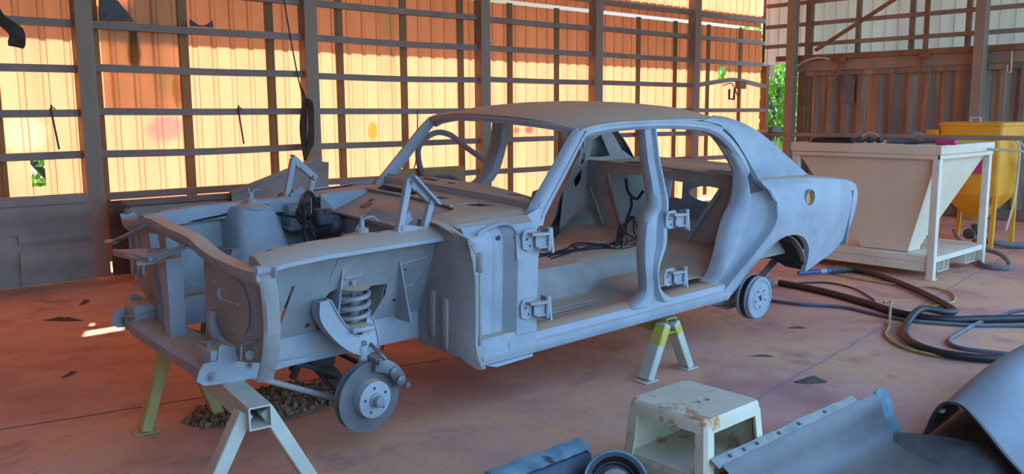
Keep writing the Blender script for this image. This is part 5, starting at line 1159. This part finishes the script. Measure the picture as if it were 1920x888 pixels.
mb = MB(); mb.tube([(-.22, 0, .02), (-.22, 0, -.14), (-.08, 0, -.15), (-.06, 0, .03)], .02, 8); mb.tube([(-.4, 0, .08), (-.2, -.02, .12), (-.05, 0, .02), (.05, 0, -.1), (.1, 0, .02)], .01, 6, 4); mb.build('frame', DARKM, r)
# cloth and bits behind the near windscreen pillar
mb = MB(); rows = []
for t in (0, .2, .45, .7, 1): rows.append([(5.70+.10*cos(a)*(1-.45*t)+.05*t, 3.72+.07*sin(a)*(1-.3*t), 1.33-.52*t+.02*sin(3*a)) for a in [2*pi*k/14 for k in range(14)]])
mb.loft(rows, ring=True, caps=True); tag(mb.build('hanging_rag', HESS), 'brown rag hanging from a pole behind the near windscreen pillar', 'rag')
mb = MB(); mb.tube([(5.72, 3.81, 0), (5.72, 3.81, 1.38)], .022, 8); mb.box((5.55, 3.65, 0), (5.89, 3.97, .012), .004); tag(mb.build('thin_pole', DARKM), 'thin dark pole standing behind the car with the brown rag on it', 'pole')
mb = MB(); mb.prism([(4.35, 3.1, .02), (4.95, 3.1, .02), (5.02, 3.1, .50), (4.90, 3.1, .70), (4.60, 3.1, .64)], (0, .02, .0)); tag(mb.build('brown_door_skin', WOOD), 'dark brown panel leaning beyond the car seen through the front door opening', 'panel')
mb = MB(); mb.prism([(4.2, 3.0, .02), (4.55, 3.0, .02), (4.6, 3.0, .40), (4.3, 3.0, .46)], (0, .10, 0)); mb.box((4.25, 2.86, .0), (4.7, 2.98, .30), .01); tag(mb.build('rusty_box', REDM), 'rusty reddish box on the floor beyond the car behind the dash', 'box')
# hook and chain at the container beam, short rods
mb = MB(); mb.tube([(10.84, 1.60, 2.26), (10.84, 1.58, 2.18), (10.84, 1.57, 2.10), (10.84, 1.60, 2.04), (10.84, 1.65, 2.05), (10.84, 1.67, 2.09)], .018, 8, 4); mb.box((10.83, 1.50, 2.24), (10.87, 1.66, 2.33), .006); tag(mb.build('steel_hook', RUSTB), 'curved steel hook hanging below the rusty beam in front of the container', 'hook')
mb = MB(); mb.tube([(10.84, 2.83, 2.30), (10.84, 2.85, 2.16), (10.84, 2.90, 2.02), (10.84, 2.96, 1.92), (10.84, 2.90, 1.88), (10.84, 2.88, 1.94)], .02, 8, 4); mb.box((10.83, 2.76, 2.24), (10.87, 2.92, 2.34), .006); tag(mb.build('rusty_strap', RUSTB), 'rusty strap hanging from the beam over the grey container patch', 'strap')
mb = MB(); mb.tube([(10.85, .43, 2.28), (10.85, .42, 2.0)], .010, 6); mb.tube([(10.85, .47, 2.10), (10.85, .47, 2.0), (10.85, .42, 2.0)], .010, 6); tag(mb.build('hanging_wire', WIREW), 'pale bent wire hanging from the beam at the right edge', 'wire')
hose('pale_cable', [(10.82, 3.55, 2.22), (10.82, 3.40, 2.29), (10.82, 3.2, 2.33), (10.82, 3.0, 2.30)], .015, WIREW, 'pale cable sagging along the rusty beam by the thick post', 6)

# ================================================================== LITTER ON THE FLOOR
mb = MB()
for k in range(520):
    while True:
        x, y = random.uniform(-.45, .48), random.uniform(.0, .50)
        if ((x-.02)/.46)**2+((y-.25)/.25)**2 < 1+random.uniform(-.3, .1): break
    h = .030*max(0, 1-((x-.02)/.5)**2-((y-.25)/.28)**2); r0 = random.uniform(.008, .022); e = Euler([random.uniform(0, 6) for _ in range(3)]).to_matrix()
    b = bmesh.new(); bmesh.ops.create_icosphere(b, subdivisions=1, radius=r0)
    for v in b.verts: v.co = e@Vector((v.co.x*1.3, v.co.y*random.uniform(.7, 1.1), v.co.z*.65))+Vector((x, y, h+r0*.3))
    mb._add(b)
mb.loft([[(.02+.46*rr*cos(a)*(1+.08*sin(5*a)), .25+.25*rr*sin(a)*(1+.1*cos(4*a)), hh) for a in [2*pi*k/24 for k in range(24)]] for rr, hh in ((1, .002), (.8, .012), (.5, .025), (.02, .032))], ring=True)
o = mb.build('gravel_heap', worn('brown_gravel', (.15, .10, .06), (.36, .25, .15), 18, .9)); tag(o, 'low heap of brown gravel under the front of the car', 'gravel'); o['kind'] = 'stuff'
def scrap(name, label, x, y, L, W, rz, mat, cat, h=.02):
    n = 10; rows = []
    for t in (0, .5, 1):
        rows.append([(x+cos(rz)*L*cos(a)*(1-.75*t)*(1+.2*sin(3*a))-sin(rz)*W*sin(a)*(1-.75*t), y+sin(rz)*L*cos(a)*(1-.75*t)+cos(rz)*W*sin(a)*(1-.75*t)*(1+.2*cos(2*a)), .001+h*t*(1+.3*sin(2*a))) for a in [2*pi*k/n for k in range(n)]])
    mb = MB(); mb.loft(rows, ring=True, caps=True); return tag(mb.build(name, mat), label, cat)
scrap('wood_scrap', 'dark scrap of bark on the red floor left of the car front', -.25, 3.05, .16, .04, 2.3, WOOD, 'scrap')
scrap('wood_scrap', 'dark flat scrap on the floor between the stool and the hoses', 2.40, -1.47, .10, .045, -.6, WOOD, 'scrap', .025)
scrap('wood_scrap', 'small dark scrap on the floor far left beyond the bark', .05, 3.6, .10, .03, 1.0, WOOD, 'scrap')
scrap('oily_rag', 'small dark oily rag lying left of the stool', .52, -1.55, .05, .03, .3, COAT, 'rag')
scrap('wood_scrap', 'small dark chip on the red floor just left of the far trestle leg', -.62, 1.55, .07, .02, .7, WOOD, 'scrap', .012)
scrap('wood_scrap', 'thin dark sliver in front of the rear drum', 2.65, -1.0, .08, .012, -.8, WOOD, 'scrap', .008)
scrap('wood_scrap', 'thin dark sliver on the floor right of the rear drum', 3.45, -.78, .07, .02, -.7, WOOD, 'scrap', .01)

# ------------------------------------------------------------------ repeats share a group
for pre, g in (('guard_rail', 'guard planks stacked along the sheeted wall'), ('steel_trestle', 'steel trestles under the car body'), ('blast_hose', 'thick blasting hoses on the floor'), ('thin_hose', 'thin yellow hoses on the floor'),
               ('air_line', 'blue air lines on the floor'), ('tie_rod', 'thin rods tied to the girts'), ('wood_scrap', 'dark scraps littering the floor'), ('end_wall_post', 'steel posts of the end wall'), ('hanging_cable', 'thin cables hanging on the sheeted wall'),
               ('hose_loop', 'grey hoses seen through the windscreen'), ('leafy_bush', 'green bushes outside the shed'), ('dark_hose', 'dark hoses around the hopper and pot')):
    for o in bpy.data.objects:
        if o.name.split('.')[0] == pre and o.parent is None: o['group'] = g
